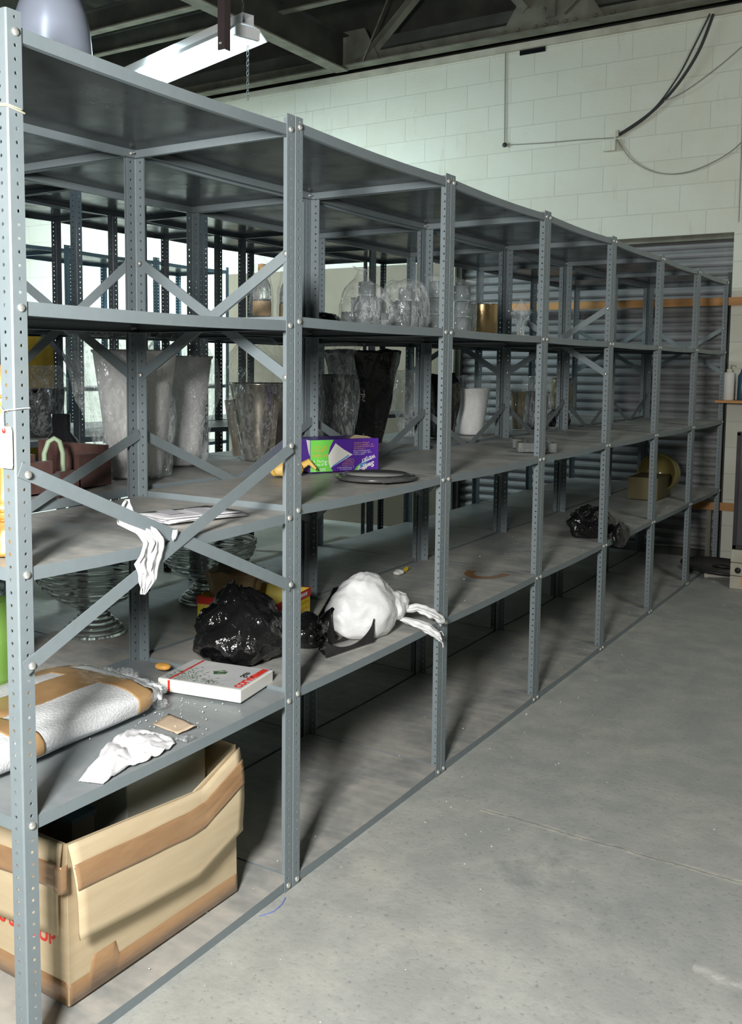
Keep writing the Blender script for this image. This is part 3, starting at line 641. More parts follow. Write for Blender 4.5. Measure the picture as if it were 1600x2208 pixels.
tw = MB().shell([(.03, 0), (.06, .02), (.10, .07), (.14, .14), (.165, .20)], 60, (0, 0, 0), fn=lambda r, z, a: r*(1+.035*sin(18*a+22*z)), M=Matrix.Rotation(-.30, 3, 'Y'))
tag(tw.build('fluted_bowl', GLASS, loc=(-1.00, .66, Z2+.05)), 'swirled fluted clear glass bowl tilted beside the nearest post', 'bowl')
tag(MB().shell([(.03, 0), (.038, .02), (.034, .12), (.045, .24)], 20, (-.72, .515, Z2), fn=lambda r, z, a: r*(1+.08*sin(9*a))).build('green_vase', GGLASS), 'green ribbed glass vase at the left edge behind the nearest post', 'vase')
tag(MB().shell([(.03, 0), (.05, .02), (.052, .09), (.04, .11)], 24, (-.95, .56, Z2+.15)).build('teal_jar', mat('teal_glass', (.05, .4, .38), .08, trans=.5)), 'dark teal glass jar above the green vase at the left edge', 'jar') if False else None
# candlestick at the left edge
cs = [(.035, 0), (.038, .01), (.030, .02), (.034, .035), (.02, .05), (.024, .06), (.032, .07), (.030, .085), (.034, .10), (.022, .11), (.018, .13), (.019, .22), (.026, .24), (.032, .26), (.024, .28), (.03, .31), (.034, .34), (.022, .36), (.02, .39), (.0003, .395)]
c_ = thing('gilt_candlestick', 'orange gilt turned candlestick at the left edge beside the nearest post', 'candlestick', (-.140, .085, 1.080)); MB().lathe(cs, 28).build('stem', BRASS, c_)
for z in (.075, .095, .26, .33): MB().lathe([(.030, z-.005), (.036, z-.003), (.036, z+.003), (.030, z+.005)], 28).build('orange_ring', AMBER, c_)
# tag on a string round the nearest post
tg = thing('hanging_tag', 'blank cream paper tag tied with white string round the nearest post', 'tag', (-.012, -.006, 1.36))
MB().prism([(-.032, -.085), (.010, -.085), (.012, -.078), (.012, -.012), (.008, -.004), (-.028, -.004), (-.032, -.012)], -.0007, .0007, 1).build('card', mat('manila_card', (.86, .82, .70), .6), tg)
MB().lathe([(.0055, 0), (.0055, .0004), (.0025, .0004)], 16, (-.010, -.0012, -.012), M=Matrix.Rotation(pi/2, 3, 'X')).build('hole_patch', REDINK, tg)
MB().tube([(-.010, -.0015, -.012), (-.010, -.003, .012), (-.011, -.001, .026), (.0, .0, .028), (.0135, .002, .029), (.0150, .010, .030), (.0150, .030, .031), (.014, .042, .031)], .0012, 6).tube([(-.010, -.001, .026), (-.02, -.002, .034), (-.04, -.002, .038)], .0012, 6).build('string', WHITEP, tg)
tag(MB().tube([(-.036, -.002, 1.96), (.002, -.002, 1.955), (.0025, .03, 1.950), (.002, .038, 1.949)], .0018, 6).tube([(-.036, -.003, 1.963), (.003, -.003, 1.958), (.003, .03, 1.954)], .0015, 6).build('rubber_band', mat('old_rubber', (.5, .47, .33), .6)), 'thin yellowed rubber band round the top of the nearest post', 'band')
# polished pot on top
pt = thing('steel_pot', 'polished steel pot upside down on top of the nearest bay', 'pot', (-.215, .30, 2.109))
MB().shell([(.088, 0), (.0885, .02), (.0865, .06), (.083, .10), (.0765, .135), (.066, .165), (.05, .185), (.0003, .195)], 56, t=.002).build('pot_body', CHROME, pt); MB().lathe([(.088, .0), (.0915, .001), (.0915, .006), (.088, .007)], 56).build('rim', CHROME, pt)
# ---- middle shelf (level 3)
Zb = 1.0955
fr_o = Vector((-.421, 1.626, Zb)); fu = Vector((.498, .867, 0)); fn_ = Vector((.867, -.498, 0)); fb = -fn_; fz = Vector((0, 0, 1))
PW, PH, PD = .281, .117, .16
bx = thing('wipes_carton', 'purple and green carton standing upside down on the middle shelf of the second bay', 'box', fr_o)
def fp(u, v, o=0.): return fu*u + fz*v + fn_*o
m = MB(); P8 = [fp(u, v, -d) for d in (0, PD) for v in (0, PH) for u in (0, PW)]
m.add(P8, [(0, 1, 3, 2), (4, 6, 7, 5), (0, 2, 6, 4), (1, 5, 7, 3), (0, 4, 5, 1), (2, 3, 7, 6)]); bevel(m.build('carton', PURPLE, bx), .0015, 2)
def decal(pts, name, mt, o=.0006, par=bx, f=fp):
    m = MB(); n = len(pts); m.add([f(u, v, o) for u, v in pts] + [f(u, v, o-.0003) for u, v in pts], [tuple(range(n)), tuple(range(n, 2*n))[::-1]] + [(i, n+i, n+(i+1) % n, (i+1) % n) for i in range(n)]); return m.build(name, mt, par)
decal([(.002, .002), (.092, .002), (.080, .02), (.073, .045), (.073, .065), (.080, .09), (.094, PH-.001), (.002, PH-.001)], 'green_panel', GREEN)
decal([(.082, .014), (.074, .035), (.073, .06), (.102, .103), (.135, .080), (.172, .060), (.128, .037)], 'pad_picture', WHITEB, .0010)
decal([(.086, .020), (.090, .018), (.158, .056), (.155, .060)], 'pad_stripe', BLUEINK, .0014)
def side(u, v, o=0.): return fb*u + fz*v - fu*o
decal([(.0, PH-.001), (.0, .06), (.012, .075), (.03, PH-.001)], 'side_pad_picture', WHITEB, .0006, bx, side)
def text(s, size, par, name, mt, M4, extr=.0003, bold=0., shear=0.):
    cu = bpy.data.curves.new('t', 'FONT'); cu.body = s; cu.size = size; cu.extrude = extr; cu.align_x = 'CENTER'; cu.align_y = 'CENTER'; cu.offset = bold; cu.shear = shear
    o = bpy.data.objects.new('t', cu); COL.objects.link(o); bpy.context.view_layer.update()
    me = bpy.data.meshes.new_from_object(o.evaluated_get(bpy.context.evaluated_depsgraph_get())); bpy.data.objects.remove(o)
    me.materials.clear(); me.materials.append(mt); me.transform(M4); q = bpy.data.objects.new(name, me); COL.objects.link(q); q.parent = par; return q
def frame4(org, ax, ay, az): return Matrix(((ax.x, ay.x, az.x, org.x), (ax.y, ay.y, az.y, org.y), (ax.z, ay.z, az.z, org.z), (0, 0, 0, 1)))
def ftext(s, u, v, size, mt, bold=.0, shear=0, rot=0, o=.0012):   # upside down on the front face
    a = pi + rot; ax = fu*cos(a) + fz*sin(a); ay = -fu*sin(a) + fz*cos(a)
    text(s, size, bx, 'lettering', mt, frame4(fp(u, v, o), ax, ay, fn_), bold=bold, shear=shear)
def smallprint(rows, name, mt, o=.0010, f=fp, par=bx, seed=0):
    rnd = random.Random(seed); m = MB()
    for (u0, u1, v, h) in rows:
        u = u0
        while u < u1:
            w_ = rnd.uniform(.5, 1.1)*h
            for dv, hh in ((0, h*rnd.uniform(.75, 1)),):
                m.add([f(u, v, o), f(u+w_*.35, v, o), f(u+w_*.35, v+hh, o), f(u, v+hh, o)], [(0, 1, 2, 3)])
                vv = v + rnd.choice((0, .4, .8))*h
                m.add([f(u, vv, o), f(u+w_*.8, vv, o), f(u+w_*.8, vv+h*.25, o), f(u, vv+h*.25, o)], [(0, 1, 2, 3)])
            u += w_*(1.25 if rnd.random() > .18 else 1.9)
    return m.build(name, mt, par)
ftext('2', .062, .088, .020, ORANGEP, .0008); ftext('2', .063, .033, .020, WHITEINK, .0008)
smallprint([(.014, .052, .086, .008), (.010, .052, .073, .009), (.010, .068, .055, .009)], 'orange_print', ORANGEP, seed=1)
smallprint([(.014, .054, .036, .008), (.020, .054, .024, .008), (.018, .060, .006, .008)], 'white_print', WHITEINK, seed=2)
smallprint([(.014, .054, .067, .003), (.018, .056, .017, .004)], 'green_print', GREENINK, seed=3)
ftext('Swiffer', .228, .016, .026, WHITEINK, .0010, .25, .25, .0016); ftext('WETJET', .238, .044, .017, WHITEINK, .0006, .2, .30, .0016)
decal([(.184, .004), (.20, .024), (.235, .042), (.262, .044), (.240, .036), (.215, .020), (.20, .004)], 'logo_swoosh', BLUEINK, .0010)
decal([(.180, .003), (.19, .016), (.205, .026), (.20, .014), (.192, .003)], 'logo_swoosh', GREEN, .0011)
smallprint([(.178, .240, .100, .0042), (.178, .255, .093, .0042), (.178, .262, .086, .0042), (.178, .225, .079, .0042)], 'orange_print', ORANGEP, seed=4)
smallprint([(.142, .178, .041, .0042), (.140, .178, .034, .0042), (.132, .178, .027, .0042), (.130, .178, .020, .0042)], 'orange_print', ORANGEP, seed=6)
smallprint([(.176, .245, .071, .004), (.176, .252, .0645, .004), (.176, .220, .058, .004), (.110, .176, .012, .004), (.122, .170, .0055, .004)], 'white_print', WHITEINK, seed=5)
MB().add([fp(.17, PH, -.02), fp(.20, PH+.012, -.035), fp(.25, PH+.006, -.03), fp(.262, PH, -.02), fp(.262, PH, -.06), fp(.17, PH, -.06)], [(0, 1, 2, 3), (1, 2, 4, 5)]).build('torn_flap', CARD, bx)
g_ = thing('rubber_glove', 'crumpled yellow rubber glove left of the purple carton', 'glove', (-.445, 1.520, Zb))
blob((0, 0, 0), (.050, .075, .040), 61, .35, 14, top=.5, n=4).build('glove_body', YCLOTH, g_)
MB().tube([(.02, .03, .02), (.05, .06, .045), (.07, .075, .02)], [.014, .012, .005], 8).build('finger', YCLOTH, g_); MB().tube([(.02, -.03, .03), (.045, -.05, .03), (.05, -.06, .004)], [.015, .013, .004], 8).build('finger', YCLOTH, g_)
ld = thing('round_lid', 'round flat dark grey plastic lid lying in front of the purple carton', 'tray', (-.143, 1.615, Zb+.0005))  # a loose lid lying flat on the shelf
MB().lathe([(.0003, 0), (.132, 0), (.138, .004), (.135, .012), (.118, .016), (.110, .019), (.104, .0165), (.0003, .0175)], 64).build('plastic_body', mat('smoky_grey_plastic', (.05, .055, .055), .25, var=(4, (.10, .10, .10), .4, .7)), ld)
MB().lathe([(.0003, .0176), (.100, .0168), (.100, .0173), (.0003, .0182)], 48).build('dust_film', mat('grey_dust', (.27, .27, .26), .8), ld)
for a in (.5, 2.2, 3.9, 5.6): MB().box((.120*cos(a), .120*sin(a), .0165), (.012, .012, .004), R=Matrix.Rotation(a, 3, 'Z')).build('catch', BLACK, ld)
tag(MB().tube([(-.05, 1.50, Zb+.003), (-.035, 1.53, Zb+.003), (-.028, 1.575, Zb+.003), (-.034, 1.60, Zb+.003)], .0018, 6).tube([(-.058, 1.51, Zb+.003), (-.045, 1.55, Zb+.003), (-.04, 1.60, Zb+.003)], .0014, 6).build('bent_wire', GALV), 'short bent silver wire lying beside the round dark lid', 'wire')
# stack of paper sheets on bay 0 level 3
for i in range(7):
    cx, cy = -.172+random.uniform(-.012, .012), .700+random.uniform(-.015, .015); rz = -.30+random.uniform(-.14, .14); z = 1.0775+i*.0017
    hw, hh = .082, .118
    m = MB().grid(lambda u, v: (lerp(-hw, hw, u), lerp(-hh, hh, v), .0012*noise.noise(Vector((u*2, v*2, i))) + (.004*u*u if i == 6 else 0)), 7, 7)
    o = solid(m.build('paper_sheet', WHITEP, loc=(cx, cy, z+.0012), rz=rz), .0006)
    tag(o, 'white paper sheet in the loose pile on the nearest middle shelf', 'paper', 'pile of white papers')
    if i == 6:
        for (x, y, w_, h_) in ((-.02, -.05, .07, .045), (.0, .03, .09, .05)): MB().box((x, y, .0048), (w_, h_, .0004)).build('printed_patch', mat('pale_grey_print', (.6, .6, .64), .6), o)
# white paper hanging on the front brace
hp = sheet([(-.03, .318, 1.175), (-.035, .300, 1.150), (-.03, .288, 1.128), (.004, .318, 1.105), (.014, .335, 1.08), (.016, .316, 1.055), (.016, .300, 1.040), (.016, .312, 1.015), (.014, .318, .990), (.014, .322, .968)],
           [(-.03, .330, 1.177), (-.035, .342, 1.155), (-.03, .345, 1.135), (.006, .378, 1.108), (.016, .392, 1.085), (.016, .394, 1.06), (.016, .386, 1.035), (.016, .372, 1.01), (.014, .372, .99), (.014, .334, .966)], 40, 14, .008, 3, 7)
tag(solid(hp.build('torn_tissue', WHITEP), .0006), 'torn white tissue draped over the crossed braces of the nearest bay', 'paper')
tag(solid(sheet([(.014, .428, 1.098), (.014, .424, 1.085), (.014, .427, 1.072)], [(.014, .448, 1.096), (.014, .446, 1.086), (.014, .436, 1.074)], 6, 5, .001, 5, nrm=(1, 0, 0)).build('paper_scrap', WHITEP), .0006), 'tiny white paper scrap stuck where the two braces cross', 'paper')
# clear block tray
gt = thing('acrylic_tray', 'clear acrylic tray with round cut-outs on the middle shelf by the fourth post', 'tray', (-.165, 3.10, 1.0945), .50)
def tray():
    m = MB(); pts = []
    L_, Wd = .175, .085
    xs = [-L_+2*L_*i/48 for i in range(49)]
    def e(x): return Wd - .035*max(0, sin((x/L_)*pi*1.5+pi/2))
    top = [(x, e(x)) for x in xs]; bot = [(x, -e(x)) for x in xs[::-1]]; poly_ = bot + top
    return m.prism([(b_, a_) for a_, b_ in poly_], 0, .042, 2)
bevel(tray().build('plastic_body', mat('clear_acrylic', (.9, .96, .96), .05, trans=.85, ior=1.45), gt), .003)
for yy in (-.115, 0, .115): MB().lathe([(.030, .0425), (.031, .045), (.026, .045), (.026, .043)], 28, (0, yy, 0)).build('cup_ring', GLASS, gt)
# ------------------------------------------------------------------ lower shelf (level 2)
ZA = .5665; ZB2 = .576
# bubble wrapped parcel
PC = Vector((-.375, .325, ZA)); hx, hy, hz = .185, .31, .042
def slab(u, a, off=0.):
    """u along y, a round the section"""
    e = .45; cx = math.copysign(abs(cos(a))**e, cos(a)); cz = math.copysign(abs(sin(a))**.7, sin(a))
    k = 1 - .18*max(0, (u-.82)/.18)**2 - .10*max(0, (.12-u)/.12)**2
    wob = .006*noise.noise(Vector((u*5, cos(a)*2, sin(a)*2)))
    y = (u*2-1)*hy
    return Vector(((hx+off+wob)*cx*k, y + .03*noise.noise(Vector((a*2, u*3, 2)))*(u > .9), hz + .002 + (hz+off+wob)*cz*(k if u < .97 else .5)))
pk = thing('bubble_wrap_parcel', 'flat parcel in bubble wrap with brown tape on the lower shelf of the nearest bay', 'parcel', PC, .02)
m = MB().grid(lambda u, v: slab(u, 2*pi*v), 36, 60, closed=True)
for u in (0, 1):
    m.add([slab(u, 2*pi*i/60) for i in range(60)], [tuple(range(60))], 0, True)
m.build('parcel_body', BUBBLE, pk)
def tapeband(u0, u1, a0, a1, name='tape_strip', mt=TAPE2, skew=0.):
    return solid(MB().grid(lambda u, v: slab(min(max(lerp(u0, u1, u) + skew*(v-.5), 0), 1), lerp(a0, a1, v), .0018), 10, 28).build(name, mt, pk), .0006)
tapeband(.20, .30, -.35, 2.6, skew=-.05); tapeband(.80, .90, -.40, 2.7, skew=-.04); tapeband(.28, .97, 1.50, 1.66, skew=0); tapeband(.62, .96, 1.95, 2.5)
fr = blob((0, 0, 0), (.09, .07, .03), 71, .6, 30, flat=False, n=4)
for i, (x, y, z, s) in enumerate(((.03, .315, .045, .85), (.11, .33, .03, .7), (-.05, .325, .05, .6), (-.13, .32, .05, .5), (.16, .30, .02, .5))):
    blob((x, y, z-.02), (.055*s, .030*s, .032*s), 72+i, .55, 40, flat=False, n=4).build('ragged_end', FILM, pk)
blob((.05, .30, .008), (.12, .05, .03), 79, .35, 25, flat=False, n=4).build('ragged_end', BUBBLE, pk)
# crumpled napkin, kraft scrap, film scrap
def crumple(name, outline_l, outline_r, hfn, mt, label, cat, seed, n=36, k=30):
    def f(u, v):
        p = poly(outline_l, u).lerp(poly(outline_r, u), v)
        p.z += hfn(u, v) + .004*noise.noise(Vector((u*9, v*7, seed))) + .022*max(0, ridge(Vector((u, v, 0)), 5, seed)-.5)*min(1, 6*u*(1-u)+.1); p.z = max(p.z, ZA+.001); return p
    return tag(solid(MB().grid(f, n, k).build(name, mt), .0008), label, cat)
crumple('paper_napkin', [(-.055, .195, ZA), (-.085, .26, ZA), (-.12, .33, ZA), (-.15, .39, ZA), (-.16, .44, ZA), (-.125, .49, ZA), (-.06, .50, ZA)], [(.0, .215, ZA), (-.01, .255, ZA), (-.018, .30, ZA), (-.012, .335, ZA), (-.006, .375, ZA), (-.008, .43, ZA), (-.025, .475, ZA)],
        lambda u, v: .034*sin(pi*min(1, u*1.15))**.8*sin(pi*min(max(v, .0), 1))**.6*(1-.45*exp(-((u-.48)/.07)**2)), WHITEP, 'crumpled white napkin near the front edge of the nearest lower shelf', 'napkin', 4)
tag(solid(MB().grid(lambda u, v: Vector((-.155, .535, ZA)).lerp(Vector((-.060, .520, ZA)), v).lerp(Vector((-.175, .615, ZA)).lerp(Vector((-.045, .575, ZA)), v), u) + Vector((0, 0, .002+.008*u*v+.003*noise.noise(Vector((u*3, v*3, 1)))))
    , 8, 8).build('kraft_scrap', mat('light_kraft', (.60, .47, .34), .8)), .0008), 'torn tan cardboard scrap beside the crumpled napkin', 'scrap')
tag(solid(MB().grid(lambda u, v: (lerp(-.04, -.005, v), lerp(.49, .53, u), ZA+.002+.012*abs(noise.noise(Vector((u*4, v*4, 9))))), 10, 10).build('film_scrap', FILM), .0003), 'little scrap of clear film at the tip of the crumpled napkin', 'scrap')
# picture box with green plants
bo = Vector((-.063, .775, ZA)); bu = Vector((-.335+.063, .728-.775, 0)); BL = .262; bu = bu.normalized(); bv = Vector((-bu.y, bu.x, 0)); 
if bv.y < 0: bv = -bv
bk = thing('picture_box', 'flat white box with plant photo and red letters on the lower shelf', 'box', bo + Vector((0, 0, .004)))
BD_, BH = .195, .036
def kp(u, v, z): return bu*u + bv*v + fz*z
m = MB(); m.add([kp(u, v, z) for z in (0, BH) for v in (0, BD_) for u in (0, BL)], [(0, 2, 3, 1), (4, 5, 7, 6), (0, 1, 5, 4), (2, 6, 7, 3), (0, 4, 6, 2), (1, 3, 7, 5)])
bevel(m.build('carton', WHITEB, bk), .003, 3)
def kt(u, v, o=0.): return kp(u, v, BH+o)
def kf(u, z, o=0.): return kp(u, -o, z)
decal([(.006, .006), (BL-.004, .006), (BL-.004, BD_-.004), (.006, BD_-.004)], 'cover_photo', mat('cover_grey', (.55, .57, .58), .35, var=(3, (.75, .76, .76), .4, .6)), .0005, bk, kt)
decal([(.222, .004), (.229, .004), (.229, BD_-.004), (.222, BD_-.004)], 'red_stripe', REDINK, .0010, bk, kt); decal([(.222, .001), (.229, .001), (.229, BH-.002), (.222, BH-.002)], 'red_stripe', REDINK, .0006, bk, kf)
rnd = random.Random(4); lf = MB()
for k in range(150):
    cu_, cv_ = ((.195, .075), (.21, .03), (.17, .04), (.105, .03), (.120, .02), (.24, .03), (.235, .08))[k % 7]
    u = cu_+rnd.gauss(0, .018); v = cv_+rnd.gauss(0, .016); a = rnd.uniform(0, pi); l = rnd.uniform(.005, .014); w_ = .0016
    if not (.008 < u < BL-.008 and .010 < v < BD_-.03): continue
    lf.add([kt(u-l*cos(a), v-l*sin(a), .0009), kt(u+w_*sin(a), v-w_*cos(a), .0009), kt(u+l*cos(a), v+l*sin(a), .0009), kt(u-w_*sin(a), v+w_*cos(a), .0009)], [(0, 1, 2, 3)])
lf.build('leaf_print', GREENINK, bk)
decal([(.105, .10), (.135, .09), (.150, .115), (.125, .135), (.108, .125)], 'emblem_print', GREENINK, .0009, bk, kt)
decal([(.010, .125), (.030, .125), (.030, BD_-.006), (.010, BD_-.006)], 'red_patch', REDINK, .0008, bk, kt)
M_t = frame4(kt(.022, .075, .0014), bv, -bu, fz)
text('COLAMB', .030, bk, 'lettering', REDINK, M_t, bold=.0012); text('Sun', .030, bk, 'lettering', BLACKINK, frame4(kt(.048, .120, .0014), bv, -bu, fz), bold=.0006)
smallprint([(.19, .21, .15, .004)], 'white_print', WHITEINK, .0012, kt, bk, 7)
tag(solid(MB().add([bo+kp(BL+.003, -.004, .001), bo+kp(BL+.028, .02, .001), bo+kp(BL+.003, .12, .001)], [(0, 1, 2)]).build('card_sheet', WHITEB), .001), 'white card corner sticking out from under the picture box', 'card')
tag(blob((-.43, .87, ZB2), (.025, .018, .010), 81, .3, 20, n=3).build('orange_peel_scrap', ORANGEP), 'small orange scrap behind the far corner of the picture box', 'scrap')
tag(MB().tube([(-.150, .955, ZB2+.008), (-.135, 1.01, ZB2+.008)], .007, 8).build('marker_stub', mat('marker_navy', (.05, .05, .35), .4)), 'short navy and white marker lying by the foot of the second post', 'marker')
# black bag, its knotted handle
bb = thing('black_bin_bag', 'shiny crumpled black plastic bag behind the picture box', 'bag', (-.305, 1.085, ZB2))
blob((0, 0, 0), (.135, .150, .125), 90, .30, 8, top=.42).build('bag_body', BLACKPL, bb)
blob((-.015, -.02, .115), (.055, .055, .06), 91, .4, 14, flat=False, top=.6, n=4).build('gathered_neck', BLACKPL, bb)
b2 = thing('black_carrier_bag', 'second black plastic bag with a knotted handle, right of the second post', 'bag', (-.235, 1.335, ZB2))
blob((0, 0, 0), (.075, .085, .055), 93, .28, 12).build('bag_body', BLACKPL, b2)
MB().tube([(.03, .04, .06), (.05, .09, .095), (.045, .15, .135), (.03, .175, .150), (.01, .16, .145), (.02, .12, .115), (.01, .06, .06)], [.014, .018, .022, .014, .012, .016, .012], 9).build('handle_loop', BLACKPL, b2)
MB().tube([(.10, .01, .004), (.115, -.04, .006), (.125, -.08, .006), (.115, -.09, .02), (.10, -.03, .03), (.07, .0, .03)], [.007, .006, .006, .005, .006, .008], 7).build('handle_loop', BLACKPL, b2)
# yellow and red carton tray with a kraft bag in it
yb = thing('display_carton', 'open yellow and red display carton behind the black bag', 'box', (-.54, 1.46, ZB2), .18)
YL, YW_, YH = .30, .27, .105
def wallp(m, a, b, z0, z1, t=.003, mi=0):
    a = Vector((*a, 0)); b = Vector((*b, 0)); nn = (b-a).normalized().cross(fz)*t
    m.add([p + q + fz*z for z in (z0, z1) for p in (a, b) for q in (Vector(), nn)], [(0, 1, 5, 4), (2, 3, 7, 6), (0, 2, 6, 4), (1, 3, 7, 5), (4, 5, 7, 6), (0, 1, 3, 2)], mi)
m = MB(); cr_ = [(-YL/2, -YW_/2), (YL/2, -YW_/2), (YL/2, YW_/2), (-YL/2, YW_/2)]
for i in range(4): wallp(m, cr_[i], cr_[(i+1) % 4], 0, YH)
m.box((0, 0, .002), (YL, YW_, .003)); m.build('carton', YELLOW, yb)
m = MB()
for i in range(4):
    a = Vector(cr_[i]); b = Vector(cr_[(i+1) % 4]); wallp(m, a*1.012, b*1.012, YH-.026, YH+.001, .0035)
m.build('red_border', REDINK, yb)
text('MINT · SEE ECONOMIE', .017, yb, 'lettering', WHITEINK, frame4(Vector((YL/2+.0065, .02, YH-.0125)), Vector((0, 1, 0)), fz, Vector((1, 0, 0))), bold=.0003)
smallprint([(-.10, .12, .060, .010), (-.04, .12, .035, .012)], 'orange_print', mat('amber_print', (.85, .42, .02), .5), .0055, lambda u, v, o=0.: Vector((YL/2+o, u, v)), yb, 8)
tag(bagfilm([(.055, 0), (.07, .04), (.075, .10), (.09, .16), (.10, .185)], (-.585, 1.40, ZB2+.004), 95, .16, 40).build('kraft_bag', KRAFT), 'brown kraft paper bag standing in the yellow and red carton', 'bag')
# white carrier bag
wb = thing('white_carrier_bag', 'white carrier bag with faint pink print and tied handles over the shelf edge', 'bag', (-.150, 1.56, ZB2), -.1)
blob((0, 0, 0), (.105, .160, .115), 101, .20, 6, top=.35).build('bag_body', WHITEBAG, wb)
blob((.032, .098, .022), (.062, .085, .050), 102, .32, 12, flat=False, n=5).build('gathered_neck', WHITEBAG, wb)
def loop(pts, ra, rb, seed):
    def f(u, v):
        p = poly(pts, u); q = poly(pts, min(u+.05, 1)); pp = poly(pts, max(u-.05, 0)); t_ = (q-pp).normalized(); s_ = t_.cross(fz).normalized(); n_ = s_.cross(t_)
        r = max(.08, sin(pi*min(u*.92+.07, 1))**.7); a = 2*pi*v; w_ = 1 + .35*sin(5*a+seed) *(.4+.6*u) + .4*noise.noise(Vector((u*9, v*6, seed)))
        return p + s_*cos(a)*ra*r*w_ + n_*sin(a)*rb*r*w_
    return MB().grid(f, 30, 28, closed=True).build('handle_loop', WHITEBAG, wb)
loop([(.055, .13, .055), (.10, .17, .068), (.135, .205, .048), (.158, .235, .022), (.168, .25, .010)], .027, .014, 1)
loop([(.055, .115, .035), (.12, .13, .024), (.165, .145, .010), (.195, .16, -.014), (.205, .168, -.034)], .024, .013, 2)
MB().tube([(.20, .165, -.03), (.208, .172, -.040), (.209, .173, -.055)], .0022, 5).tube([(.185, .16, -.01), (.20, .175, .0), (.206, .18, -.015)], .0015, 5).build('torn_shred', WHITEBAG, wb)
for (z_, y_, sz) in ((.148, -.02, .030), (.060, -.055, .038)):
    pass
pk_ = mat('pink_print', (.80, .45, .47), .6)
for (y, z, s) in ((-.035, .085, .03), (-.02, .03, .045)):
    q = Matrix.Rotation(-.35, 3, 'Z') @ Matrix.Rotation(-.3, 3, 'Y')
    pass
# black pointed stand
bs = thing('pointed_stand', 'black curved stand with tall pointed prongs in front of the white carrier bag', 'stand', (-.100, 1.395, ZB2))
def prong(p0, p1, h0, h1, dip, name):
    p0 = Vector(p0); p1 = Vector(p1); m = MB(); n = 24; top = []; 
    for i in range(n+1):
        t = i/n; s = 1 - (sin(pi*t))**.55; top.append(dip + (lerp(h0, h1, t)-dip)*s)
    d = (p1-p0).normalized(); nn = Vector((-d.y, d.x, 0))*.0018
    for i in range(n):
        a = p0.lerp(p1, i/n); b = p0.lerp(p1, (i+1)/n)
        vs = [a-nn, b-nn, a-nn+fz*top[i], b-nn+fz*top[i+1], a+nn, b+nn, a+nn+fz*top[i], b+nn+fz*top[i+1]]
        m.add(vs, [(0, 1, 3, 2), (4, 6, 7, 5), (2, 3, 7, 6), (0, 4, 5, 1)])
    for i in (0, n): 
        a = p0 if i == 0 else p1; m.add([a-nn, a+nn, a+nn+fz*top[i], a-nn+fz*top[i]], [(0, 1, 2, 3)])
    return m.build(name, BLACK, bs)
prong((.008, -.160, 0), (.042, .075, 0), .058, .078, .014, 'curved_side'); prong((-.060, -.03, 0), (-.085, -.10, 0), .118, .006, .004, 'curved_side'); prong((-.060, -.03, 0), (-.045, .05, 0), .118, .010, .006, 'curved_side')
# white and yellow scraps on bay 3 lower shelf
tag(blob((-.50, 2.43, ZB2), (.020, .026, .012), 111, .5, 30, n=3).build('foam_piece', WHITEM), 'small white foam lump at the back of the third lower shelf', 'scrap')
tag(MB().box((-.51, 2.51, ZB2+.006), (.012, .035, .010), R=Matrix.Rotation(.3, 3, 'X')).build('yellow_clip', YELLOW), 'tiny yellow clip beside the white foam lump', 'clip')
tag(blob((-.44, 2.22, ZB2), (.009, .009, .006), 112, .4, 30, n=2).build('foam_piece', WHITEM), 'tiny white crumb left of the white foam lump', 'scrap')
fbg = thing('black_bin_bag', 'small crumpled black bag hanging over the lower shelf edge at the fifth post', 'bag', (-.135, 3.90, ZB2))
blob((0, 0, 0), (.115, .165, .095), 115, .26, 9, top=.3).build('bag_body', BLACKPL, fbg)
blob((.158, .02, -.055), (.034, .11, .065), 116, .25, 12, flat=False, n=4).build('hanging_fold', BLACKPL, fbg)
yg = thing('glass_bowl_lying', 'yellow glass bowl lying on its side at the far end of the lower shelf', 'bowl', (-.28, 6.0, .575))
MB().shell([(.04, 0), (.10, .03), (.13, .09), (.14, .16), (.135, .24)], 36, (0, 0, .14), t=.006, M=Matrix.Rotation(pi/2-.1, 3, 'X')).build('bowl_body', YGLASS, yg)
tag(MB().box((-.36, 5.78, .68), (.12, .5, .06)).build('shade_panel', mat('ochre_fabric', (.40, .35, .15), .6)), 'ochre padded bar beside the yellow glass bowl at the far end', 'cushion') if False else None
tag(MB().box((-.30, 5.66, .655), (.20, .34, .15)).build('ochre_carton', mat('ochre_card', (.17, .145, .07), .6, var=(4, (.12, .10, .05), .4, .7))), 'dull ochre carton left of the yellow glass bowl', 'box')
# ------------------------------------------------------------------ big cardboard box on the floor shelf
F = .0325
cb = thing('cardboard_box', 'big open cardboard box with brown tape bands on the floor shelf of the nearest bay', 'box', (-.28, .485, F))
def L(p): return Vector(p) - Vector((-.28, .485, F))
A_ = (-.092, .190); B_ = (-.085, .782); C_ = (-.50, .79); D_ = (-.505, .20)
def wall_(pts, name, mt=CARD, t=.005, par=cb):
    m = MB().add([L(p) for p in pts], [tuple(range(len(pts)))]); return solid(m.build(name, mt, par), t, 0)
wall_([(*A_, F+.003), (*B_, F+.003), (-.080, .772, .445), (-.080, .60, .385), (-.088, .186, .418)], 'front_panel')
wall_([(*A_, F+.003), (*D_, F+.003), (-.50, .19, .418), (-.088, .186, .418)], 'side_panel')
wall_([(*B_, F+.003), (*C_, F+.003), (-.50, .80, .470), (-.080, .772, .455)], 'side_panel'); wall_([(*D_, F+.003), (*C_, F+.003), (-.50, .80, .470), (-.50, .19, .425)], 'back_panel')
wall_([(*A_, F+.003), (*B_, F+.003), (*C_, F+.003), (*D_, F+.003)], 'base_panel')
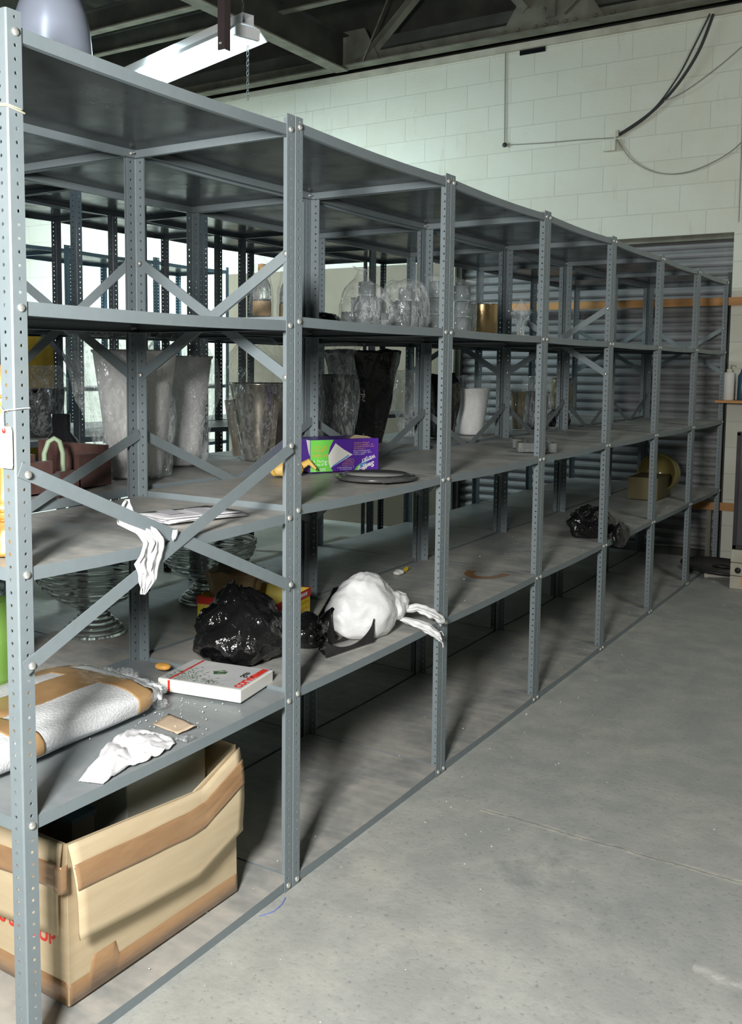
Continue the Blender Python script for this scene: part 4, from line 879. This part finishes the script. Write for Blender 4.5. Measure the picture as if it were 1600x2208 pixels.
tp = [L(p) for p in ((-.080, .184, .419), (-.077, .385, .403), (-.074, .56, .388), (-.074, .63, .386), (-.075, .783, .445))]; bt = [L(p) for p in ((-.048, .187, .207), (-.046, .366, .190), (-.046, .50, .180), (-.046, .583, .174), (-.048, .764, .226))]
nv = Vector((1, 0, 0))
def flap(u, v, o=0.): p = poly(tp, v).lerp(poly(bt, v), u); return p + nv*(o + .010*sin(pi*min(u*1.1, 1)))
solid(MB().grid(lambda u, v: flap(u, v), 14, 28).build('front_flap', CARD, cb), .005)
solid(MB().grid(lambda u, v: flap(lerp(.20, .46, u) - .07*v*(1-u*.5) + .008*noise.noise(Vector((v*5, 1, 2))), lerp(-.0, 1.0, v), .0045 + .003*max(0, ridge(Vector((u*.7, v*.5, 0)), 5, 3))), 10, 60).build('tape_band', TAPE, cb), .0005)
t2 = [L(p) for p in ((-.50, .186, .420), (-.30, .176, .416), (-.092, .178, .420))]; b2_ = [L(p) for p in ((-.50, .168, .196), (-.30, .166, .196), (-.098, .166, .212))]
def flap2(u, v, o=0.): p = poly(t2, v).lerp(poly(b2_, v), u); return p + Vector((0, -1, 0))*(o + .006*sin(pi*min(u*1.1, 1)))
solid(MB().grid(lambda u, v: flap2(u, v), 12, 20).build('side_flap', CARD, cb), .005)
solid(MB().grid(lambda u, v: flap2(lerp(.20, .46, u), v, .0045 + .003*max(0, ridge(Vector((u*.7, v*.5, 0)), 5, 6))), 8, 40).build('tape_band', TAPE, cb), .0005)
solid(MB().grid(lambda u, v: L((-.05 - .042*cos(u*0) if False else lerp(-.100, -.070, v), lerp(.160, .174, v), lerp(.382, .318, u))) + Vector((.010*sin(pi*v), -.012*sin(pi*v), 0)), 6, 8).build('tape_band', TAPE, cb), .0005)
def lowtape(pa, pb, ax, h, seed):
    def f(u, v):
        p = Vector(pa).lerp(Vector(pb), v); return L((p.x, p.y, F+.003 + u*(h + .035*(noise.noise(Vector((v*3, seed, 0))) > .12)))) + Vector(ax)*(.0040)
    solid(MB().grid(f, 3, 60).build('tape_band', TAPE, cb), .0005)
lowtape((*A_, 0), (*B_, 0), (1, 0, 0), .05, 3); lowtape((*D_, 0), (*A_, 0), (0, -1, 0), .055, 5)
text('THIS SIDE UP', .046, cb, 'lettering', REDINK, frame4(L((-.262, .1862, .181)), Vector((1, 0, 0)), fz, Vector((0, -1, 0))), bold=.0012)
# contents of the box
bx1 = thing('wrapped_carton', 'grey carton under dark film inside the big cardboard box', 'box', (-.26, .60, F+.012))
bevel(MB().box((0, 0, .205), (.19, .30, .41)).build('carton', mat('grey_card', (.60, .62, .55), .5), bx1), .004)
solid(MB().grid(lambda u, v: (lerp(-.10, .10, u) + (.0 if v < 1 else 0), lerp(-.16, .12, v), .414 + .014*noise.noise(Vector((u*4, v*6, 4)))), 16, 20).build('film_sheet', film_mat('smoky_film', (.35, .37, .38), .35, .5, 12, .12), bx1), .0004)
bx2 = thing('blue_topped_tin', 'tall tin with a blue-grey lid at the near end of the big cardboard box', 'tin', (-.23, .33, F+.012))
MB().box((0, 0, .175), (.08, .07, .35)).build('tin_body', GALV, bx2); MB().box((0, 0, .354), (.09, .08, .012)).build('tin_lid', BLUE, bx2)
tag(blob((-.135, .62, F+.012), (.03, .12, .15), 121, .15, 8).build('grey_padding', mat('grey_felt', (.12, .125, .13), .8)), 'dark grey padding stuffed beside the wrapped carton in the big box', 'padding')
# ------------------------------------------------------------------ far end, right side
dk = thing('round_table_top', 'round dark disc with raised rim on the floor at the far end', 'disc', (.115, 6.12, .05))
MB().lathe([(.0003, -.004), (.27, -.004), (.285, .004), (.285, .016), (.272, .018), (.265, .008), (.0003, .006)], 56).build('disc_body', BLACK, dk); MB().lathe([(.06, .006), (.065, .014), (.05, .014), (.048, .006)], 28).build('hub_ring', BLACK, dk)
dk.rotation_euler = (.0, .05, 0)
tag(MB().tube([(.045, 5.93, .016), (.10, 5.94, .016), (.16, 5.99, .016), (.34, 6.06, .016)], .0135, 10).tube([(.035, 5.925, .016), (.06, 5.932, .016)], .018, 10).build('metal_pipe', mat('dull_cream_pipe', (.55, .53, .47), .4)), 'pale metal pipe lying on the floor in front of the dark disc', 'pipe')
ws = thing('wall_shelf', 'thin wooden shelf fixed to the wall right of the roller shutter', 'shelf', (.33, YW-.13, 1.242)); MB().box((.0, 0, -.008), (.72, .25, .018)).build('board', WOODB, ws)
MB().box((-.15, .10, -.10), (.02, .04, .17)).build('bracket', STEELD, ws); MB().box((.2, .10, -.10), (.02, .04, .17)).build('bracket', STEELD, ws)
pb = thing('pump_bottle', 'tall white pump bottle on the wooden wall shelf', 'bottle', (.045, 6.44, 1.243))
MB().lathe([(.034, 0), (.037, .004), (.037, .195), (.033, .205), (.012, .208), (.0003, .209)], 28).build('bottle_body', WHITEM, pb)
MB().lathe([(.019, .206), (.020, .226), (.012, .232), (.006, .234), (.006, .262), (.0003, .263)], 16).tube([(0, 0, .262), (.03, -.01, .262), (.036, -.012, .252)], .005, 6).build('pump', mat('cream_plastic', (.7, .67, .55), .4), pb)
tag(MB().lathe([(.03, 0), (.032, .004), (.030, .18), (.012, .21), (.010, .23), (.0003, .232)], 24, (.125, 6.50, 1.243)).build('blue_bottle', BLUEBOT), 'dark blue bottle on the wall shelf behind the white pump bottle', 'bottle')
dc = thing('display_case', 'black framed glass display case at the right edge, on painted blocks', 'cabinet', (.262, 5.68, .272))
m = MB(); 
for (x, z, dx, dz) in ((.0, .39, .022, .78), (.50, .39, .022, .78), (.25, .012, .52, .024), (.25, .775, .52, .024)): m.box((x+.01, 0, z), (dx, .03, dz))
m.box((.01, .22, .39), (.02, .42, .78)).box((.51, .22, .39), (.02, .42, .78)).box((.26, .43, .39), (.52, .02, .78)).build('frame', BLACK, dc)
MB().box((.26, .004, .39), (.49, .004, .74)).build('glass_door', mat('case_glass', (.9, .95, .97), .05, trans=.9), dc)
MB().box((.26, .40, .39), (.48, .01, .74)).build('back_panel', WHITEM, dc)
for z in (.25, .5): MB().box((.26, .22, z), (.47, .36, .008)).build('glass_shelf', GLASS, dc)
bl = thing('painted_block', 'chipped cream painted concrete block plinth under the display case', 'block', (.245, 5.66, 0))
for i in range(3):
    bevel(MB().box((.28, .2, .045+i*.09), (.54, .40, .086)).build('block_course', BEIGE, bl), .004)
MB().lathe([(.020, 0), (.020, .004), (.0003, .004)], 20, (.06, -.001, .13), M=Matrix.Rotation(pi/2, 3, 'X')).build('dark_hole', BLACKINK, bl)
MB().box((.09, -.002, .06), (.02, .004, .06)).build('rust_patch', ORANGEP, bl)
# ------------------------------------------------------------------ crumbs
def crumbs(fn, n, name, mt, label, smin=.001, smax=.004, seed=1):
    rnd = random.Random(seed); m = MB()
    for i in range(n):
        p = fn(rnd); s = rnd.uniform(smin, smax)*(1 if rnd.random() > .1 else 1.8); vs = []
        for k in range(6): vs.append(Vector(p) + Vector(((1, 0, 0), (0, 1, 0), (-1, 0, 0), (0, -1, 0), (0, 0, 1), (0, 0, -.3))[k])*s*rnd.uniform(.6, 1.2))
        zmin = min(v.z for v in vs); vs = [v + Vector((0, 0, p[2]-zmin)) for v in vs]
        m.add(vs, [(0, 1, 4), (1, 2, 4), (2, 3, 4), (3, 0, 4), (1, 0, 5), (2, 1, 5), (3, 2, 5), (0, 3, 5)])
    return tag(m.build(name, mt), label, 'debris', kind='stuff')
crumbs(lambda r: (min(-.01, max(-.5, r.gauss(-.17, .08))), min(.9, max(.3, r.gauss(.63, .11))), ZA+.0005), 90, 'foam_crumbs', WHITEM, 'white foam crumbs scattered on the nearest lower shelf', .0008, .0028, 2)
crumbs(lambda r: (r.uniform(-.5, -.02), r.uniform(1.0, 6.2), ZB2+.0005), 60, 'grit', WHITEM, 'pale grit scattered along the lower shelves of the front row', .001, .003, 3)
crumbs(lambda r: (-.01-abs(r.gauss(0, .2)) if r.random() < .5 else r.uniform(-.5, -.02), r.uniform(.05, 6.2), .0325), 90, 'grit', WHITEM, 'pale grit scattered on the floor shelves of the front row', .001, .003, 5)
crumbs(lambda r: (abs(r.gauss(.0, .25))+.02 if r.random() < .6 else r.uniform(.05, 2), r.uniform(.0, 6), .0005), 130, 'floor_crumbs', WHITEM, 'pale crumbs scattered over the concrete floor', .0010, .0035, 4)
tag(MB().tube([(.012, .76, .002), (.03, .80, .002), (.028, .84, .002), (.016, .875, .002)], .0016, 5).build('blue_thread', mat('blue_thread', (.25, .3, .7), .6)), 'thin blue thread on the floor below the second post', 'thread')

tag(MB().grid(lambda u, v: (-.20 + (.055 + .045*u)*cos(2*pi*v)*(1+.2*noise.noise(Vector((cos(2*pi*v)*2, sin(2*pi*v)*2, 3)))), 2.72 + (.11+.04*u)*sin(2*pi*v), ZB2-.0035 + .0006), 2, 40, closed=True).build('rust_ring', mat('rust_stain', (.36, .17, .06), .8, var=(9, (.25, .22, .18), .4, .6))), 'faint orange rust ring on the lower shelf beside the third post', 'stain')
# ------------------------------------------------------------------ light and camera
def area(name, loc, to, size, power, col, sy=None):
    l = bpy.data.lights.new(name, 'AREA'); l.energy = power; l.color = col; l.shape = 'RECTANGLE'; l.size = size; l.size_y = sy or size
    o = bpy.data.objects.new(name, l); COL.objects.link(o); o.location = loc
    o.rotation_euler = (Vector(to)-Vector(loc)).to_track_quat('-Z', 'Y').to_euler(); return o
area('key_light', (1.0, -1.55, 1.84), (.3, 2.0, .6), .4, 140, (1., .98, .94), .4)
area('overhead_fill_light', (1.9, 3.2, 3.9), (1.0, 6.2, 1.5), .2, 22, (.95, 1., .93), 2.4)  # unseen fill light, added and aimed to brighten the far wall
area('overhead_fill_light', (1.6, -3.5, 3.9), (1.2, -2, 0), .3, 16, (.98, 1., .95), 2.4)  # unseen fill light, added behind the camera
area('overhead_fill_light', (-1.9, 2.2, 3.0), (-1.9, 2.4, 0), .25, 11, (.72, .95, 1.), 1.6)
area('overhead_fill_light', (-5.6, 4.3, 3.6), (-5.4, 5.2, 0), 2.4, 270, (.80, .98, 1.), .3)
area('overhead_fill_light', (-3.2, 5.1, 3.3), (-2.4, 6.4, 1.8), 1.6, 19, (.70, .95, 1.), .2)
area('overhead_fill_light', (-8.5, 3.0, 3.8), (-8.5, 3.2, 0), 2.4, 200, (.80, .98, 1.), .3)
wd = bpy.data.worlds.new('World'); SC.world = wd; wd.use_nodes = True
wd.node_tree.nodes['Background'].inputs[0].default_value = (.55, .62, .62, 1); wd.node_tree.nodes['Background'].inputs[1].default_value = .05
cd = bpy.data.cameras.new('camera'); cam = bpy.data.objects.new('camera', cd); COL.objects.link(cam); SC.camera = cam
r_ = Vector((.84030711, .54205643, .00766792)); u_ = Vector((-.05578677, .07239502, .99581464)); f_ = Vector((-.53923261, .83721789, -.09107363))
cam.matrix_world = Matrix(((r_.x, u_.x, -f_.x, 1.533849), (r_.y, u_.y, -f_.y, -1.245084), (r_.z, u_.z, -f_.z, 1.478235), (0, 0, 0, 1)))
cd.sensor_fit = 'HORIZONTAL'; cd.sensor_width = 36; cd.lens = 2113.23*36/1600; cd.shift_x = .0486; cd.shift_y = -.07696; cd.clip_start = .05
SC.view_settings.view_transform = 'Standard'; SC.view_settings.look = 'None'; SC.view_settings.exposure = 0; SC.view_settings.gamma = 1; SC.view_settings.use_curve_mapping = False
SC.cycles.max_bounces = 10; SC.cycles.transparent_max_bounces = 16; SC.cycles.transmission_bounces = 8; SC.cycles.caustics_reflective = False; SC.cycles.caustics_refractive = False
